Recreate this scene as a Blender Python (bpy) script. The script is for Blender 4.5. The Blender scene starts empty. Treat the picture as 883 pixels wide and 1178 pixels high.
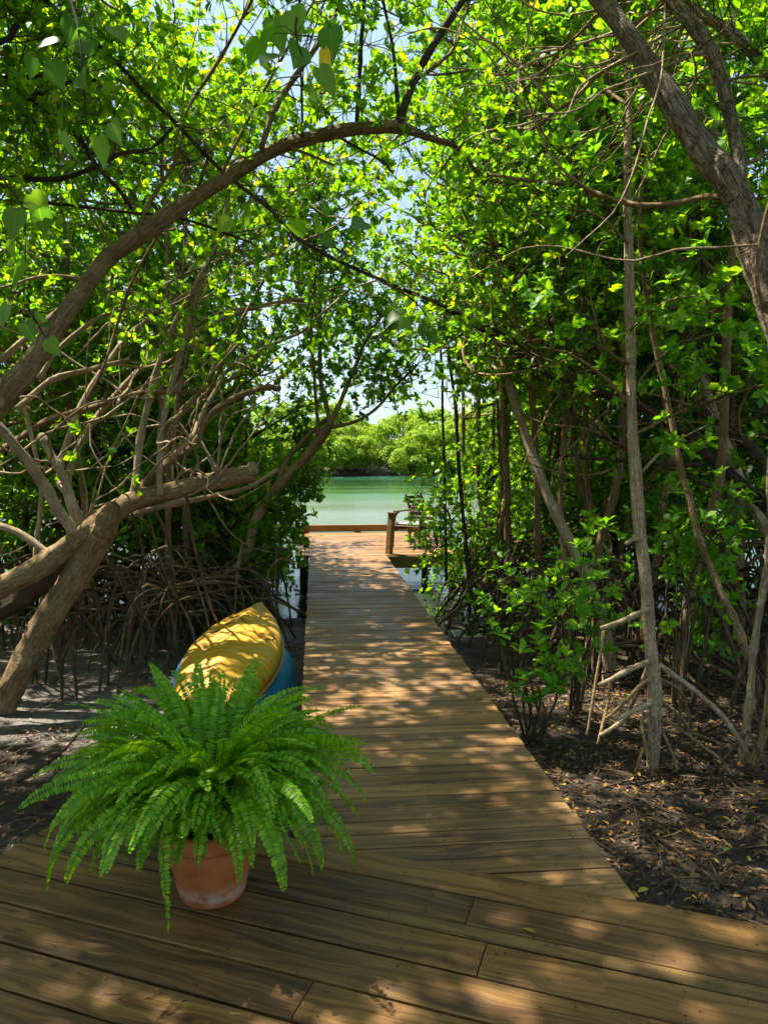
import bpy, math, random
import numpy as np
from mathutils import Vector, Matrix

random.seed(7)
RS = np.random.RandomState(11)
sc = bpy.context.scene
COL = sc.collection
PI = math.pi

# ------------------------------------------------------------------ camera
F, IW, IH, EYE = 850.0, 883.0, 1178.0, 1.6
pitch = math.atan(63 / F); yaw = math.atan(79.5 / F * math.cos(pitch))
c_r = np.array([math.cos(yaw), -math.sin(yaw), 0.0])
c_f = np.array([math.sin(yaw) * math.cos(pitch), math.cos(yaw) * math.cos(pitch), -math.sin(pitch)])
c_u = np.cross(c_r, c_f)
O = np.array([0.0, 0.0, EYE])
cam_d = bpy.data.cameras.new('camera'); cam = bpy.data.objects.new('camera', cam_d); COL.objects.link(cam)
cam_d.sensor_fit = 'VERTICAL'; cam_d.sensor_height = 24.0; cam_d.lens = 24.0 * F / IH
cam_d.clip_start = 0.05; cam_d.clip_end = 3000
M = Matrix.Identity(4)
for i in range(3):
    M[i][0], M[i][1], M[i][2], M[i][3] = c_r[i], c_u[i], -c_f[i], O[i]
cam.matrix_world = M
sc.camera = cam

def at(px, py, d):
    """a point of the place: seen at px,py of the survey photo, d metres away"""
    return O + (c_f + (px - IW / 2) / F * c_r - (py - IH / 2) / F * c_u) * d

def proj(p):
    q = np.asarray(p) - O; d = q @ c_f
    dd = np.where(np.abs(d) < 1e-6, 1e-6, d)
    return IW / 2 + F * (q @ c_r) / dd, IH / 2 - F * (q @ c_u) / dd, d

# ------------------------------------------------------------------ render / world
sc.view_settings.view_transform = 'Standard'; sc.view_settings.look = 'None'
sc.view_settings.gamma = 1.0; sc.view_settings.use_curve_mapping = False
sc.view_settings.exposure = 1.6
sc.render.engine = 'CYCLES'
cy = sc.cycles
cy.max_bounces = 9; cy.diffuse_bounces = 6; cy.glossy_bounces = 3; cy.transmission_bounces = 5
cy.transparent_max_bounces = 4; cy.caustics_reflective = False; cy.caustics_refractive = False
cy.sample_clamp_indirect = 6.0
cy.use_denoising = True

SUN = Vector((-0.40, 0.30, 0.87)).normalized()
el = math.asin(SUN.z); rot = math.atan2(SUN.x, SUN.y)
w = bpy.data.worlds.new('World'); sc.world = w; w.use_nodes = True
nt = w.node_tree; bg = nt.nodes['Background']
sky = nt.nodes.new('ShaderNodeTexSky'); sky.sky_type = 'NISHITA'; sky.sun_disc = False
sky.sun_elevation = el; sky.sun_rotation = rot; sky.air_density = 1.0; sky.dust_density = 1.5
tcw = nt.nodes.new('ShaderNodeTexCoord'); cn = nt.nodes.new('ShaderNodeTexNoise'); cn.inputs['Scale'].default_value = 2.6; cn.inputs['Detail'].default_value = 6
nt.links.new(tcw.outputs['Generated'], cn.inputs['Vector'])
cr_ = nt.nodes.new('ShaderNodeValToRGB'); cr_.color_ramp.elements[0].position = .42; cr_.color_ramp.elements[1].position = .62
nt.links.new(cn.outputs['Fac'], cr_.inputs[0])
cm = nt.nodes.new('ShaderNodeMix'); cm.data_type = 'RGBA'; cm.inputs[7].default_value = (2.9, 4.3, 5.0, 1)
nt.links.new(cr_.outputs[0], cm.inputs[0]); nt.links.new(sky.outputs[0], cm.inputs[6]); nt.links.new(cm.outputs[2], bg.inputs[0])
sky.ozone_density = .4
bg.inputs[1].default_value = 0.08
sd = bpy.data.lights.new('sun', 'SUN'); sd.energy = 5.0; sd.angle = math.radians(0.7); sd.color = (1.0, 0.92, 0.77)
so = bpy.data.objects.new('sun', sd); COL.objects.link(so)
so.rotation_euler = SUN.to_track_quat('Z', 'Y').to_euler(); so.location = (0, 0, 40)

# ------------------------------------------------------------------ mesh buffer
class MB:
    def __init__(self):
        self.v = []; self.f = []; self.uv = []; self.n = 0; self.mi = []
    def add(self, v, faces, uv=None, mat=0):
        v = np.asarray(v, float).reshape(-1, 3)
        for f in faces:
            f = np.asarray(f, int)
            self.f.append(f + self.n); self.mi.append(np.full(len(f), mat, int))
        self.v.append(v)
        self.uv.append(np.zeros((len(v), 2)) if uv is None else np.asarray(uv, float).reshape(-1, 2))
        self.n += len(v)
    def mesh(self, name, mats, off=(0, 0, 0), smooth=True):
        me = bpy.data.meshes.new(name)
        v = np.concatenate(self.v) - np.asarray(off)
        uv = np.concatenate(self.uv)
        loops = np.concatenate([f.reshape(-1) for f in self.f])
        tot = np.concatenate([np.full(len(f), f.shape[1], int) for f in self.f])
        st = np.concatenate([[0], np.cumsum(tot)[:-1]])
        me.vertices.add(len(v)); me.vertices.foreach_set('co', v.astype(np.float32).ravel())
        me.loops.add(len(loops)); me.loops.foreach_set('vertex_index', loops.astype(np.int32))
        me.polygons.add(len(tot)); me.polygons.foreach_set('loop_start', st.astype(np.int32))
        me.polygons.foreach_set('loop_total', tot.astype(np.int32))
        me.polygons.foreach_set('material_index', np.concatenate(self.mi).astype(np.int32))
        me.polygons.foreach_set('use_smooth', np.full(len(tot), smooth, bool))
        ul = me.uv_layers.new(name='UVMap')
        ul.data.foreach_set('uv', uv[loops].astype(np.float32).ravel())
        for m in (mats if isinstance(mats, (list, tuple)) else [mats]): me.materials.append(m)
        me.update(calc_edges=True); me.validate()
        return me

def link(name, data, parent=None, loc=(0, 0, 0), rz=0.0):
    o = bpy.data.objects.new(name, data); COL.objects.link(o)
    o.location = tuple(loc); o.rotation_euler = (0, 0, rz)
    if parent is not None: o.parent = parent
    return o

def tag(o, label=None, cat=None, group=None, kind=None):
    if label: o['label'] = label
    if cat: o['category'] = cat
    if group: o['group'] = group
    if kind: o['kind'] = kind
    return o

def thing(name, label, cat, loc=(0, 0, 0), rz=0.0, group=None):
    return tag(link(name, None, None, loc, rz), label, cat, group)

def part(name, mb, mats, root, smooth=True, label=None):
    """mesh written in world coordinates, parented to an unrotated root"""
    o = link(name, mb.mesh(name, mats, root.location, smooth), root)
    if label: o['label'] = label
    return o

def copy_tree(o, parent=None):
    c = o.copy(); COL.objects.link(c)
    if parent is not None: c.parent = parent
    for ch in list(o.children): copy_tree(ch, c)
    return c

def smooth01(x, a, b):
    t = np.clip((x - a) / (b - a), 0, 1); return t * t * (3 - 2 * t)
def vnoise(x, y, s, seed):
    g = np.random.RandomState(seed).rand(64, 64)
    X, Y = x / s, y / s; xi = np.floor(X).astype(int); yi = np.floor(Y).astype(int); fx, fy = X - xi, Y - yi
    fx = fx * fx * (3 - 2 * fx); fy = fy * fy * (3 - 2 * fy)
    q = lambda a, b_: g[a % 64, b_ % 64]
    return (q(xi, yi) * (1 - fx) + q(xi + 1, yi) * fx) * (1 - fy) + (q(xi, yi + 1) * (1 - fx) + q(xi + 1, yi + 1) * fx) * fy - .5
# ------------------------------------------------------------------ shape helpers
def catmull(pts, rad, step):
    pts = np.asarray(pts, float); rad = np.asarray(rad, float)
    P = np.vstack([2 * pts[0] - pts[1], pts, 2 * pts[-1] - pts[-2]])
    out = []; ro = []
    for i in range(len(pts) - 1):
        L = np.linalg.norm(pts[i + 1] - pts[i]); k = max(1, int(math.ceil(L / step)))
        p0, p1, p2, p3 = P[i], P[i + 1], P[i + 2], P[i + 3]
        t = (np.arange(k) / k)[:, None]
        out.append(0.5 * (2 * p1 + (p2 - p0) * t + (2 * p0 - 5 * p1 + 4 * p2 - p3) * t ** 2 + (3 * p1 - p0 - 3 * p2 + p3) * t ** 3))
        ro.append(rad[i] + (rad[i + 1] - rad[i]) * t[:, 0])
    out.append(pts[-1:]); ro.append(rad[-1:])
    return np.vstack(out), np.concatenate(ro)

def tube(mb, pts, rad, n=8, step=0.08, jit=0.06, mat=0, knob=0.0, tip=True, curve=True, wob=0.0, lump=0.0):
    if curve: p, r = catmull(pts, rad, step)
    else: p, r = np.asarray(pts, float), np.asarray(rad, float)
    m = len(p)
    if wob and m > 3:
        nz = RS.normal(0, 1, (m, 3)); k = np.array([.25, .5, .25])
        for _ in range(3):
            for a in range(3): nz[:, a] = np.convolve(np.pad(nz[:, a], 1, 'edge'), k, 'valid')
        env = np.minimum(1, np.minimum(np.arange(m), np.arange(m)[::-1]) / 3.0)[:, None]
        p = p + nz * wob * env
    T = np.gradient(p, axis=0) if m > 2 else np.repeat((p[1] - p[0])[None], 2, 0)
    T /= np.linalg.norm(T, axis=1)[:, None] + 1e-12
    a = np.array([0, 0, 1.0]) if abs(T[0][2]) < 0.9 else np.array([1.0, 0, 0])
    N = np.zeros((m, 3)); N[0] = np.cross(T[0], a); N[0] /= np.linalg.norm(N[0])
    for i in range(1, m):
        q = N[i - 1] - T[i] * (N[i - 1] @ T[i]); N[i] = q / (np.linalg.norm(q) + 1e-12)
    B = np.cross(T, N)
    ang = np.linspace(0, 2 * PI, n + 1)
    rr = r[:, None] * np.ones((m, n))
    if jit: rr = rr * (1 + RS.normal(0, jit, (m, 1)) + RS.normal(0, jit * .8, (m, n)))
    if lump:
        sl = np.concatenate([[0], np.cumsum(np.linalg.norm(np.diff(p, axis=0), axis=1))]); ph = np.arange(n) / n * 2 * PI; sd_ = RS.randint(1, 999)
        cx_, sx_ = np.cos(ph)[None] * 1.0, np.sin(ph)[None] * 1.0
        g1 = vnoise(sl[:, None] * 3.2 + cx_ * 1.1 + 20, sx_ * 1.1 + sl[:, None] * .9 + 20, 1.0, sd_) + .5 * vnoise(sl[:, None] * 8 + cx_ * 2.2 + 20, sx_ * 2.4 + 30, 1.0, sd_ + 1) + .3 * vnoise(sl[:, None] * 22 + cx_ * 4 + 30, sx_ * 5 + 40, 1.0, sd_ + 2)
        rr = rr * (1 + lump * g1)
    if knob:
        for i in range(m):
            if RS.rand() < knob: rr[i] *= 1 + .28 * RS.rand()
    rr = np.hstack([rr, rr[:, :1]])
    V = p[:, None] + rr[..., None] * (np.cos(ang)[None, :, None] * N[:, None] + np.sin(ang)[None, :, None] * B[:, None])
    s = np.concatenate([[0], np.cumsum(np.linalg.norm(np.diff(p, axis=0), axis=1))]) + RS.rand() * 9
    uv = np.stack([np.repeat((ang / (2 * PI))[None], m, 0) * (2 * PI * max(r.max(), .004)), np.repeat(s[:, None], n + 1, 1)], -1)
    i, j = np.meshgrid(np.arange(m - 1), np.arange(n), indexing='ij')
    a0 = (i * (n + 1) + j).ravel()
    q = np.stack([a0, a0 + 1, a0 + n + 2, a0 + n + 1], 1)
    fs = [q]
    V = V.reshape(-1, 3); uv = uv.reshape(-1, 2)
    if tip:
        k = len(V); V = np.vstack([V, p[-1] + T[-1] * r[-1] * .6, p[0] - T[0] * r[0] * .3]); uv = np.vstack([uv, uv[-1], uv[0]])
        b = (m - 1) * (n + 1) + np.arange(n)
        fs.append(np.stack([b, b + 1, np.full(n, k)], 1))
        b = np.arange(n); fs.append(np.stack([b + 1, b, np.full(n, k + 1)], 1))
    mb.add(V, fs, uv, mat)
    return p

def box(mb, c, size, rz=0.0, mat=0, ch=0.0, uvoff=None, axis=0, rx=0.0):
    """box with chamfered long edges, long axis = axis (0 x, 1 y, 2 z); uv: u along grain, v around"""
    L = size[axis]; o = [k for k in range(3) if k != axis]; a, b = size[o[0]] / 2, size[o[1]] / 2
    c_ = min(ch, a * .9, b * .9)
    prof = [(-a, -b), (a, -b), (a, b), (-a, b)] if c_ <= 0 else [(-a + c_, -b), (a - c_, -b), (a, -b + c_), (a, b - c_), (a - c_, b), (-a + c_, b), (-a, b - c_), (-a, -b + c_)]
    n = len(prof); V = []; uv = []
    uo = RS.rand() * 50 if uvoff is None else uvoff
    per = np.concatenate([[0], np.cumsum([math.dist(prof[k], prof[(k + 1) % n]) for k in range(n)])])
    fs = []
    for k in range(n):
        q0, q1 = prof[k], prof[(k + 1) % n]
        for e, qq, vv in ((-L / 2, q0, per[k]), (L / 2, q0, per[k]), (L / 2, q1, per[k + 1]), (-L / 2, q1, per[k + 1])):
            x = [0, 0, 0]; x[axis] = e; x[o[0]], x[o[1]] = qq; V.append(x); uv.append((e + uo, vv + uo * .37))
    sides = np.arange(4 * n).reshape(n, 4)
    k0 = len(V)
    for e in (-L / 2, L / 2):
        for qq in prof:
            x = [0, 0, 0]; x[axis] = e; x[o[0]], x[o[1]] = qq; V.append(x); uv.append((qq[0] + uo, qq[1] + uo))
    V = np.array(V, float)
    if rx:
        cr, s_ = math.cos(rx), math.sin(rx); V = np.stack([V[:, 0], V[:, 1] * cr - V[:, 2] * s_, V[:, 1] * s_ + V[:, 2] * cr], 1)
    cr, s_ = math.cos(rz), math.sin(rz)
    V = np.stack([V[:, 0] * cr - V[:, 1] * s_, V[:, 0] * s_ + V[:, 1] * cr, V[:, 2]], 1) + np.asarray(c, float)
    e0 = np.arange(k0, k0 + n)[None]; e1 = np.arange(k0 + n, k0 + 2 * n)[None][:, ::-1]
    mb.add(V, [sides, e0, e1], uv, mat)

def lathe(mb, prof, c=(0, 0, 0), n=40, mat=0):
    prof = np.asarray(prof, float); m = len(prof); ang = np.linspace(0, 2 * PI, n + 1)
    V = np.stack([prof[:, None, 0] * np.cos(ang), prof[:, None, 0] * np.sin(ang), np.repeat(prof[:, 1:2], n + 1, 1)], -1).reshape(-1, 3) + np.asarray(c)
    i, j = np.meshgrid(np.arange(m - 1), np.arange(n), indexing='ij'); a0 = (i * (n + 1) + j).ravel()
    uv = np.stack([np.tile(ang, m) * .2, np.repeat(prof[:, 1], n + 1)], 1)
    mb.add(V, [np.stack([a0, a0 + 1, a0 + n + 2, a0 + n + 1], 1)], uv, mat)

# leaf templates: x along, y across, z up
LEAF = np.array([(0.0, 0, 0), (.32, -.19, .035), (.68, -.22, .02), (1, 0, -.10), (.68, .22, .02), (.32, .19, .035), (.34, 0, 0.0), (.68, 0, -.03)])
LEAF_F = np.array([(0, 1, 6), (0, 6, 5), (1, 2, 7), (1, 7, 6), (6, 7, 4), (6, 4, 5), (2, 3, 7), (7, 3, 4)])
LEAF_LO = np.array([(0.0, 0, 0), (.55, -.23, .03), (1, 0, -.06), (.55, .23, .03)])
LEAF_LO_F = np.array([(0, 1, 2), (0, 2, 3)])
HEART = np.array([(0.06, 0, 0), (-.05, -.18, .02), (.10, -.40, .03), (.42, -.43, .0), (.78, -.20, -.08), (1.06, 0, -.20), (.78, .20, -.08), (.42, .43, 0), (.10, .40, .03), (-.05, .18, .02), (.42, 0, -.10), (.78, 0, -.17)])
HEART_F = np.array([(0, 1, 2), (0, 2, 10), (2, 3, 10), (3, 4, 11), (3, 11, 10), (4, 5, 11), (5, 6, 11), (6, 7, 10), (6, 10, 11), (7, 8, 10), (8, 0, 10), (8, 9, 0)])

def leaves(mb, p, t, n, L, W=1.0, tpl=LEAF, tf=LEAF_F, mat=0):
    """vectorised leaves: p base, t direction, n rough normal, L length"""
    p = np.asarray(p, float); t = np.asarray(t, float); n = np.asarray(n, float); L = np.asarray(L, float)
    if len(p) == 0: return
    t = t / (np.linalg.norm(t, axis=1)[:, None] + 1e-9)
    s = np.cross(n, t); s /= np.linalg.norm(s, axis=1)[:, None] + 1e-9
    nn = np.cross(t, s)
    W = np.broadcast_to(np.asarray(W, float), L.shape)
    V = p[:, None] + L[:, None, None] * (tpl[None, :, 0:1] * t[:, None] + (W[:, None] * tpl[None, :, 1])[..., None] * s[:, None] + tpl[None, :, 2:3] * nn[:, None])
    k = len(tpl); N = len(p)
    f = (tf[None] + (np.arange(N) * k)[:, None, None]).reshape(-1, 3)
    uv = np.tile(tpl[:, :2] + np.array([0, .5]), (N, 1))
    mb.add(V.reshape(-1, 3), [f], uv, mat)

def rosettes(mb, P, A, size=.085, nl=(5, 9), mat=0, lo=False):
    P = np.asarray(P, float); A = np.asarray(A, float)
    if len(P) == 0: return
    k = RS.randint(nl[0], nl[1] + 1, len(P)); idx = np.repeat(np.arange(len(P)), k)
    within = np.arange(len(idx)) - np.repeat(np.cumsum(k) - k, k)
    a = A[idx] / (np.linalg.norm(A[idx], axis=1)[:, None] + 1e-9)
    ref = np.where(np.abs(a[:, 2:3]) < .9, np.array([[0, 0, 1.0]]), np.array([[1.0, 0, 0]]))
    u = np.cross(a, ref); u /= np.linalg.norm(u, axis=1)[:, None]; v = np.cross(a, u)
    phi = within * 2.39996 + np.repeat(RS.rand(len(P)) * 6.28, k) + RS.normal(0, .25, len(idx))
    th = np.clip(RS.normal(1.12, .28, len(idx)) - .05 * within, .3, 1.75)
    out = np.cos(phi)[:, None] * u + np.sin(phi)[:, None] * v
    t = np.cos(th)[:, None] * a + np.sin(th)[:, None] * out
    t[:, 2] -= .12
    n = a * np.sin(th)[:, None] - out * np.cos(th)[:, None] + RS.normal(0, .3, (len(idx), 3))
    n[:, 2] += .35
    L = size * RS.uniform(.55, 1.22, len(idx))
    back = -a * (within * .006 * (size / .085))[:, None]
    leaves(mb, P[idx] + back, t, n, L, RS.uniform(.9, 1.3, len(idx)), LEAF_LO if lo else LEAF, LEAF_LO_F if lo else LEAF_F, mat)

def rnd_dir():
    v = RS.normal(0, 1, 3); return v / np.linalg.norm(v)

def wander(p, d, L, k=5, wob=.25, up=0.0):
    """polyline from p in direction d with length L"""
    pts = [np.array(p, float)]; d = np.array(d, float); d /= np.linalg.norm(d)
    for i in range(k):
        d = d + RS.normal(0, wob, 3) + np.array([0, 0, up]); d /= np.linalg.norm(d)
        pts.append(pts[-1] + d * L / k)
    return np.array(pts)

# ------------------------------------------------------------------ materials
def mat(name):
    m = bpy.data.materials.new(name); m.use_nodes = True
    n = m.node_tree; b = n.nodes['Principled BSDF']
    return m, n, b, n.nodes['Material Output']
def nd(n, t, **kw):
    x = n.nodes.new(t)
    for k, v in kw.items(): setattr(x, k, v)
    return x
def ramp(n, fac, stops):
    r = nd(n, 'ShaderNodeValToRGB'); e = r.color_ramp.elements
    while len(e) < len(stops): e.new(0.5)
    for x, (p, c) in zip(e, stops): x.position = p; x.color = (*c, 1)
    if fac is not None: n.links.new(fac, r.inputs[0])
    return r.outputs[0]
def noise(n, vec, scale, detail=4, rough=.55, dist=0.0):
    t = nd(n, 'ShaderNodeTexNoise'); t.inputs['Scale'].default_value = scale; t.inputs['Detail'].default_value = detail
    t.inputs['Roughness'].default_value = rough; t.inputs['Distortion'].default_value = dist
    if vec is not None: n.links.new(vec, t.inputs['Vector'])
    return t.outputs['Fac']
def mapping(n, vec, scale):
    m = nd(n, 'ShaderNodeMapping'); m.inputs['Scale'].default_value = scale; n.links.new(vec, m.inputs['Vector']); return m.outputs[0]
def mixc(n, fac, a, b, mode='MIX'):
    m = nd(n, 'ShaderNodeMix', data_type='RGBA', blend_type=mode)
    for s, x in ((m.inputs[0], fac), (m.inputs[6], a), (m.inputs[7], b)):
        if isinstance(x, (int, float)): s.default_value = x
        elif isinstance(x, tuple): s.default_value = (*x, 1)
        else: n.links.new(x, s)
    return m.outputs[2]
def math_(n, op, a, b=0.5):
    m = nd(n, 'ShaderNodeMath', operation=op)
    for s, x in ((m.inputs[0], a), (m.inputs[1], b)):
        if isinstance(x, (int, float)): s.default_value = x
        else: n.links.new(x, s)
    return m.outputs[0]
def bump(n, b, h, strength, dist):
    x = nd(n, 'ShaderNodeBump'); x.inputs['Strength'].default_value = strength; x.inputs['Distance'].default_value = dist
    n.links.new(h, x.inputs['Height']); n.links.new(x.outputs[0], b.inputs['Normal'])

def leaf_mat(name, stops, trans=.5, gain=(1.9, 1.75, .9), rough=.38, spec=.35):
    m, n, b, out = mat(name)
    g = nd(n, 'ShaderNodeNewGeometry'); oi = nd(n, 'ShaderNodeObjectInfo')
    r = math_(n, 'ADD', math_(n, 'MULTIPLY', g.outputs['Random Per Island'], .86), math_(n, 'MULTIPLY', oi.outputs['Random'], .14))
    c = ramp(n, r, stops)
    uv = nd(n, 'ShaderNodeUVMap'); sp = nd(n, 'ShaderNodeSeparateXYZ'); n.links.new(uv.outputs[0], sp.inputs[0])
    mid = math_(n, 'ABSOLUTE', math_(n, 'SUBTRACT', sp.outputs[1], .5), 0)
    vein = math_(n, 'LESS_THAN', mid, .018)
    c2 = mixc(n, math_(n, 'MULTIPLY', vein, .35), c, (.22, .30, .06))
    n.links.new(c2, b.inputs['Base Color']); b.inputs['Roughness'].default_value = rough
    b.inputs['Specular IOR Level'].default_value = spec
    tr = nd(n, 'ShaderNodeBsdfTranslucent')
    n.links.new(mixc(n, 1.0, c2, gain, 'MULTIPLY'), tr.inputs[0])
    mx = nd(n, 'ShaderNodeMixShader'); mx.inputs[0].default_value = trans
    n.links.new(b.outputs[0], mx.inputs[1]); n.links.new(tr.outputs[0], mx.inputs[2]); n.links.new(mx.outputs[0], out.inputs[0])
    return m

GREENS = [(0, (.022, .090, .004)), (.35, (.048, .160, .005)), (.68, (.085, .230, .006)), (.91, (.15, .29, .008)), (.965, (.26, .30, .012)), (1, (.42, .22, .02))]
M_leaf = leaf_mat('mangrove_leaf', GREENS, .56, (3.9, 2.9, .6), .42, .28)
M_leaf_b = leaf_mat('young_leaf', [(0, (.05, .17, .008)), (.6, (.095, .27, .010)), (1, (.17, .34, .014))], .48, (3.0, 2.4, .8), .42, .28)
M_heart = leaf_mat('broad_leaf', [(0, (.03, .10, .015)), (.5, (.06, .17, .02)), (.95, (.12, .25, .02)), (.97, (.4, .32, .02)), (1, (.5, .34, .02))], .5, (3.4, 2.9, 1.0))
M_fern = leaf_mat('fern_leaf', [(0, (.070, .22, .004)), (.5, (.135, .34, .006)), (.95, (.25, .46, .008)), (.985, (.36, .34, .02)), (1, (.26, .13, .03))], .42, (2.4, 1.9, .6), .42, .3)
M_far = leaf_mat('far_leaf', [(0, (.10, .20, .015)), (.5, (.19, .32, .02)), (1, (.28, .40, .03))], .45, (1.9, 1.7, .8), .5, .2)

def bark_mat(name, dark, mid, light, ring=.5, bscale=1.0):
    m, n, b, out = mat(name)
    uv = nd(n, 'ShaderNodeUVMap').outputs[0]
    oi = nd(n, 'ShaderNodeObjectInfo')
    tc = nd(n, 'ShaderNodeTexCoord').outputs['Object']
    f1 = noise(n, mapping(n, uv, (60, 7, 1)), 1.0, 5, .65, .3)
    f2 = noise(n, tc, 5.0, 4, .6)
    f3 = noise(n, mapping(n, uv, (22, 70, 1)), 1.0, 3, .5, .6)
    c = ramp(n, math_(n, 'ADD', math_(n, 'MULTIPLY', f1, .6), math_(n, 'MULTIPLY', f2, .4)), [(.33, dark), (.5, mid), (.66, light)])
    cr = ramp(n, f3, [(.30, (.35, .33, .30)), (.42, (1, 1, 1))])
    c = mixc(n, ring, c, cr, 'MULTIPLY')
    vo = nd(n, 'ShaderNodeTexVoronoi', feature='DISTANCE_TO_EDGE'); vo.inputs['Scale'].default_value = 1.0
    wv_ = nd(n, 'ShaderNodeVectorMath', operation='ADD'); n.links.new(mapping(n, uv, (48 / bscale, 15 / bscale, 1)), wv_.inputs[0])
    cw = nd(n, 'ShaderNodeCombineXYZ'); n.links.new(math_(n, 'MULTIPLY', f2, 3.0), cw.inputs[0]); n.links.new(math_(n, 'MULTIPLY', f1, 1.4), cw.inputs[1]); n.links.new(cw.outputs[0], wv_.inputs[1])
    n.links.new(wv_.outputs[0], vo.inputs['Vector'])
    ck = ramp(n, vo.outputs['Distance'], [(.0, (.25, .22, .2)), (.09, (1, 1, 1))])
    c = mixc(n, ring, c, ck, 'MULTIPLY')
    lich = ramp(n, noise(n, tc, 14.0, 3, .6), [(.60, (0, 0, 0)), (.72, (.5, .5, .5))])
    c = mixc(n, lich, c, tuple(min(1, x * 1.5 + .03) for x in light))
    n.links.new(c, b.inputs['Base Color']); b.inputs['Roughness'].default_value = .85; b.inputs['Specular IOR Level'].default_value = .2
    h = math_(n, 'ADD', math_(n, 'MULTIPLY', f1, .7), math_(n, 'ADD', math_(n, 'MULTIPLY', f3, .5), math_(n, 'MULTIPLY', ck, .55 * ring)))
    bump(n, b, h, 1.0, .014 * bscale)
    return m
M_bark = bark_mat('bark_brown', (.10, .061, .026), (.24, .155, .072), (.40, .28, .145))
M_bark_p = bark_mat('bark_pale', (.17, .118, .066), (.36, .265, .16), (.52, .41, .265), .4)
M_bark_d = bark_mat('bark_dark', (.025, .018, .012), (.065, .045, .028), (.14, .10, .065))
M_bark_r = bark_mat('bark_rough', (.085, .060, .042), (.235, .172, .118), (.44, .35, .26), .6, 2.0)
M_root = bark_mat('root_bark', (.04, .026, .015), (.12, .078, .044), (.25, .17, .10))
M_twig = bark_mat('twig_bark', (.05, .035, .02), (.11, .08, .045), (.2, .15, .09), .3)

def wood_mat(name, dark, mid, light, grey, gfac, axis_scale=(1.6, 42, 1)):
    m, n, b, out = mat(name)
    uv = nd(n, 'ShaderNodeUVMap').outputs[0]; g = nd(n, 'ShaderNodeNewGeometry')
    tc = nd(n, 'ShaderNodeTexCoord').outputs['Object']
    rpi = g.outputs['Random Per Island']
    off = nd(n, 'ShaderNodeCombineXYZ'); n.links.new(math_(n, 'MULTIPLY', rpi, 61.0), off.inputs[2])
    ad = nd(n, 'ShaderNodeVectorMath', operation='ADD'); n.links.new(mapping(n, uv, axis_scale), ad.inputs[0]); n.links.new(off.outputs[0], ad.inputs[1])
    warp = noise(n, mapping(n, uv, (2.2, 9, 1)), 1.0, 2, .5)
    ad2 = nd(n, 'ShaderNodeVectorMath', operation='ADD')
    cb = nd(n, 'ShaderNodeCombineXYZ'); n.links.new(math_(n, 'MULTIPLY', warp, 5.0), cb.inputs[1])
    n.links.new(ad.outputs[0], ad2.inputs[0]); n.links.new(cb.outputs[0], ad2.inputs[1])
    gr = noise(n, ad2.outputs[0], 1.0, 6, .62, .25)
    fine = noise(n, mapping(n, uv, (9, 260, 1)), 1.0, 3, .6)
    blotch = noise(n, tc, 2.3, 5, .6)
    f = math_(n, 'ADD', math_(n, 'MULTIPLY', gr, .62), math_(n, 'ADD', math_(n, 'MULTIPLY', blotch, .26), math_(n, 'MULTIPLY', fine, .12)))
    f = math_(n, 'ADD', f, math_(n, 'MULTIPLY', math_(n, 'SUBTRACT', rpi, .5), .16))
    c = ramp(n, f, [(.36, dark), (.48, mid), (.62, light)])
    gm = ramp(n, noise(n, tc, 1.1, 4, .55), [(.40, (0, 0, 0)), (.70, (gfac, gfac, gfac))])
    c = mixc(n, gm, c, grey)
    spots = ramp(n, noise(n, tc, 38.0, 2, .5), [(.26, (.25, .22, .2)), (.33, (1, 1, 1))])
    c = mixc(n, .8, c, spots, 'MULTIPLY')
    kn = nd(n, 'ShaderNodeTexVoronoi'); kn.inputs['Scale'].default_value = 1.0; n.links.new(mapping(n, uv, (3.1, 11, 1)), kn.inputs['Vector'])
    kr = ramp(n, kn.outputs['Distance'], [(.05, (.35, .3, .26)), (.12, (1, 1, 1))])
    c = mixc(n, .7, c, kr, 'MULTIPLY')
    n.links.new(c, b.inputs['Base Color'])
    rr = ramp(n, blotch, [(.3, (.42, .42, .42)), (.7, (.72, .72, .72))])
    n.links.new(rr, b.inputs['Roughness']); b.inputs['Specular IOR Level'].default_value = .35
    bump(n, b, math_(n, 'ADD', gr, math_(n, 'MULTIPLY', fine, .6)), .8, .008)
    return m
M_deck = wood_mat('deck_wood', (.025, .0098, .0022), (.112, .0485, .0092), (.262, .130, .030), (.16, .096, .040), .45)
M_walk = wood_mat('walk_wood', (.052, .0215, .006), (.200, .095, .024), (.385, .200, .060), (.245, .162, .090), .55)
M_strip = wood_mat('strip_wood', (.036, .017, .004), (.130, .066, .016), (.28, .160, .046), (.16, .105, .042), .4)
M_beam = wood_mat('beam_wood', (.07, .035, .015), (.17, .09, .035), (.27, .15, .06), (.2, .15, .1), .3)
M_chairw = wood_mat('chair_wood', (.03, .016, .008), (.075, .04, .018), (.13, .072, .033), (.09, .06, .04), .2)

m, n, b, out = mat('nail_iron'); b.inputs['Base Color'].default_value = (.03, .022, .018, 1); b.inputs['Roughness'].default_value = .6; b.inputs['Metallic'].default_value = .6; M_nail = m

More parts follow.
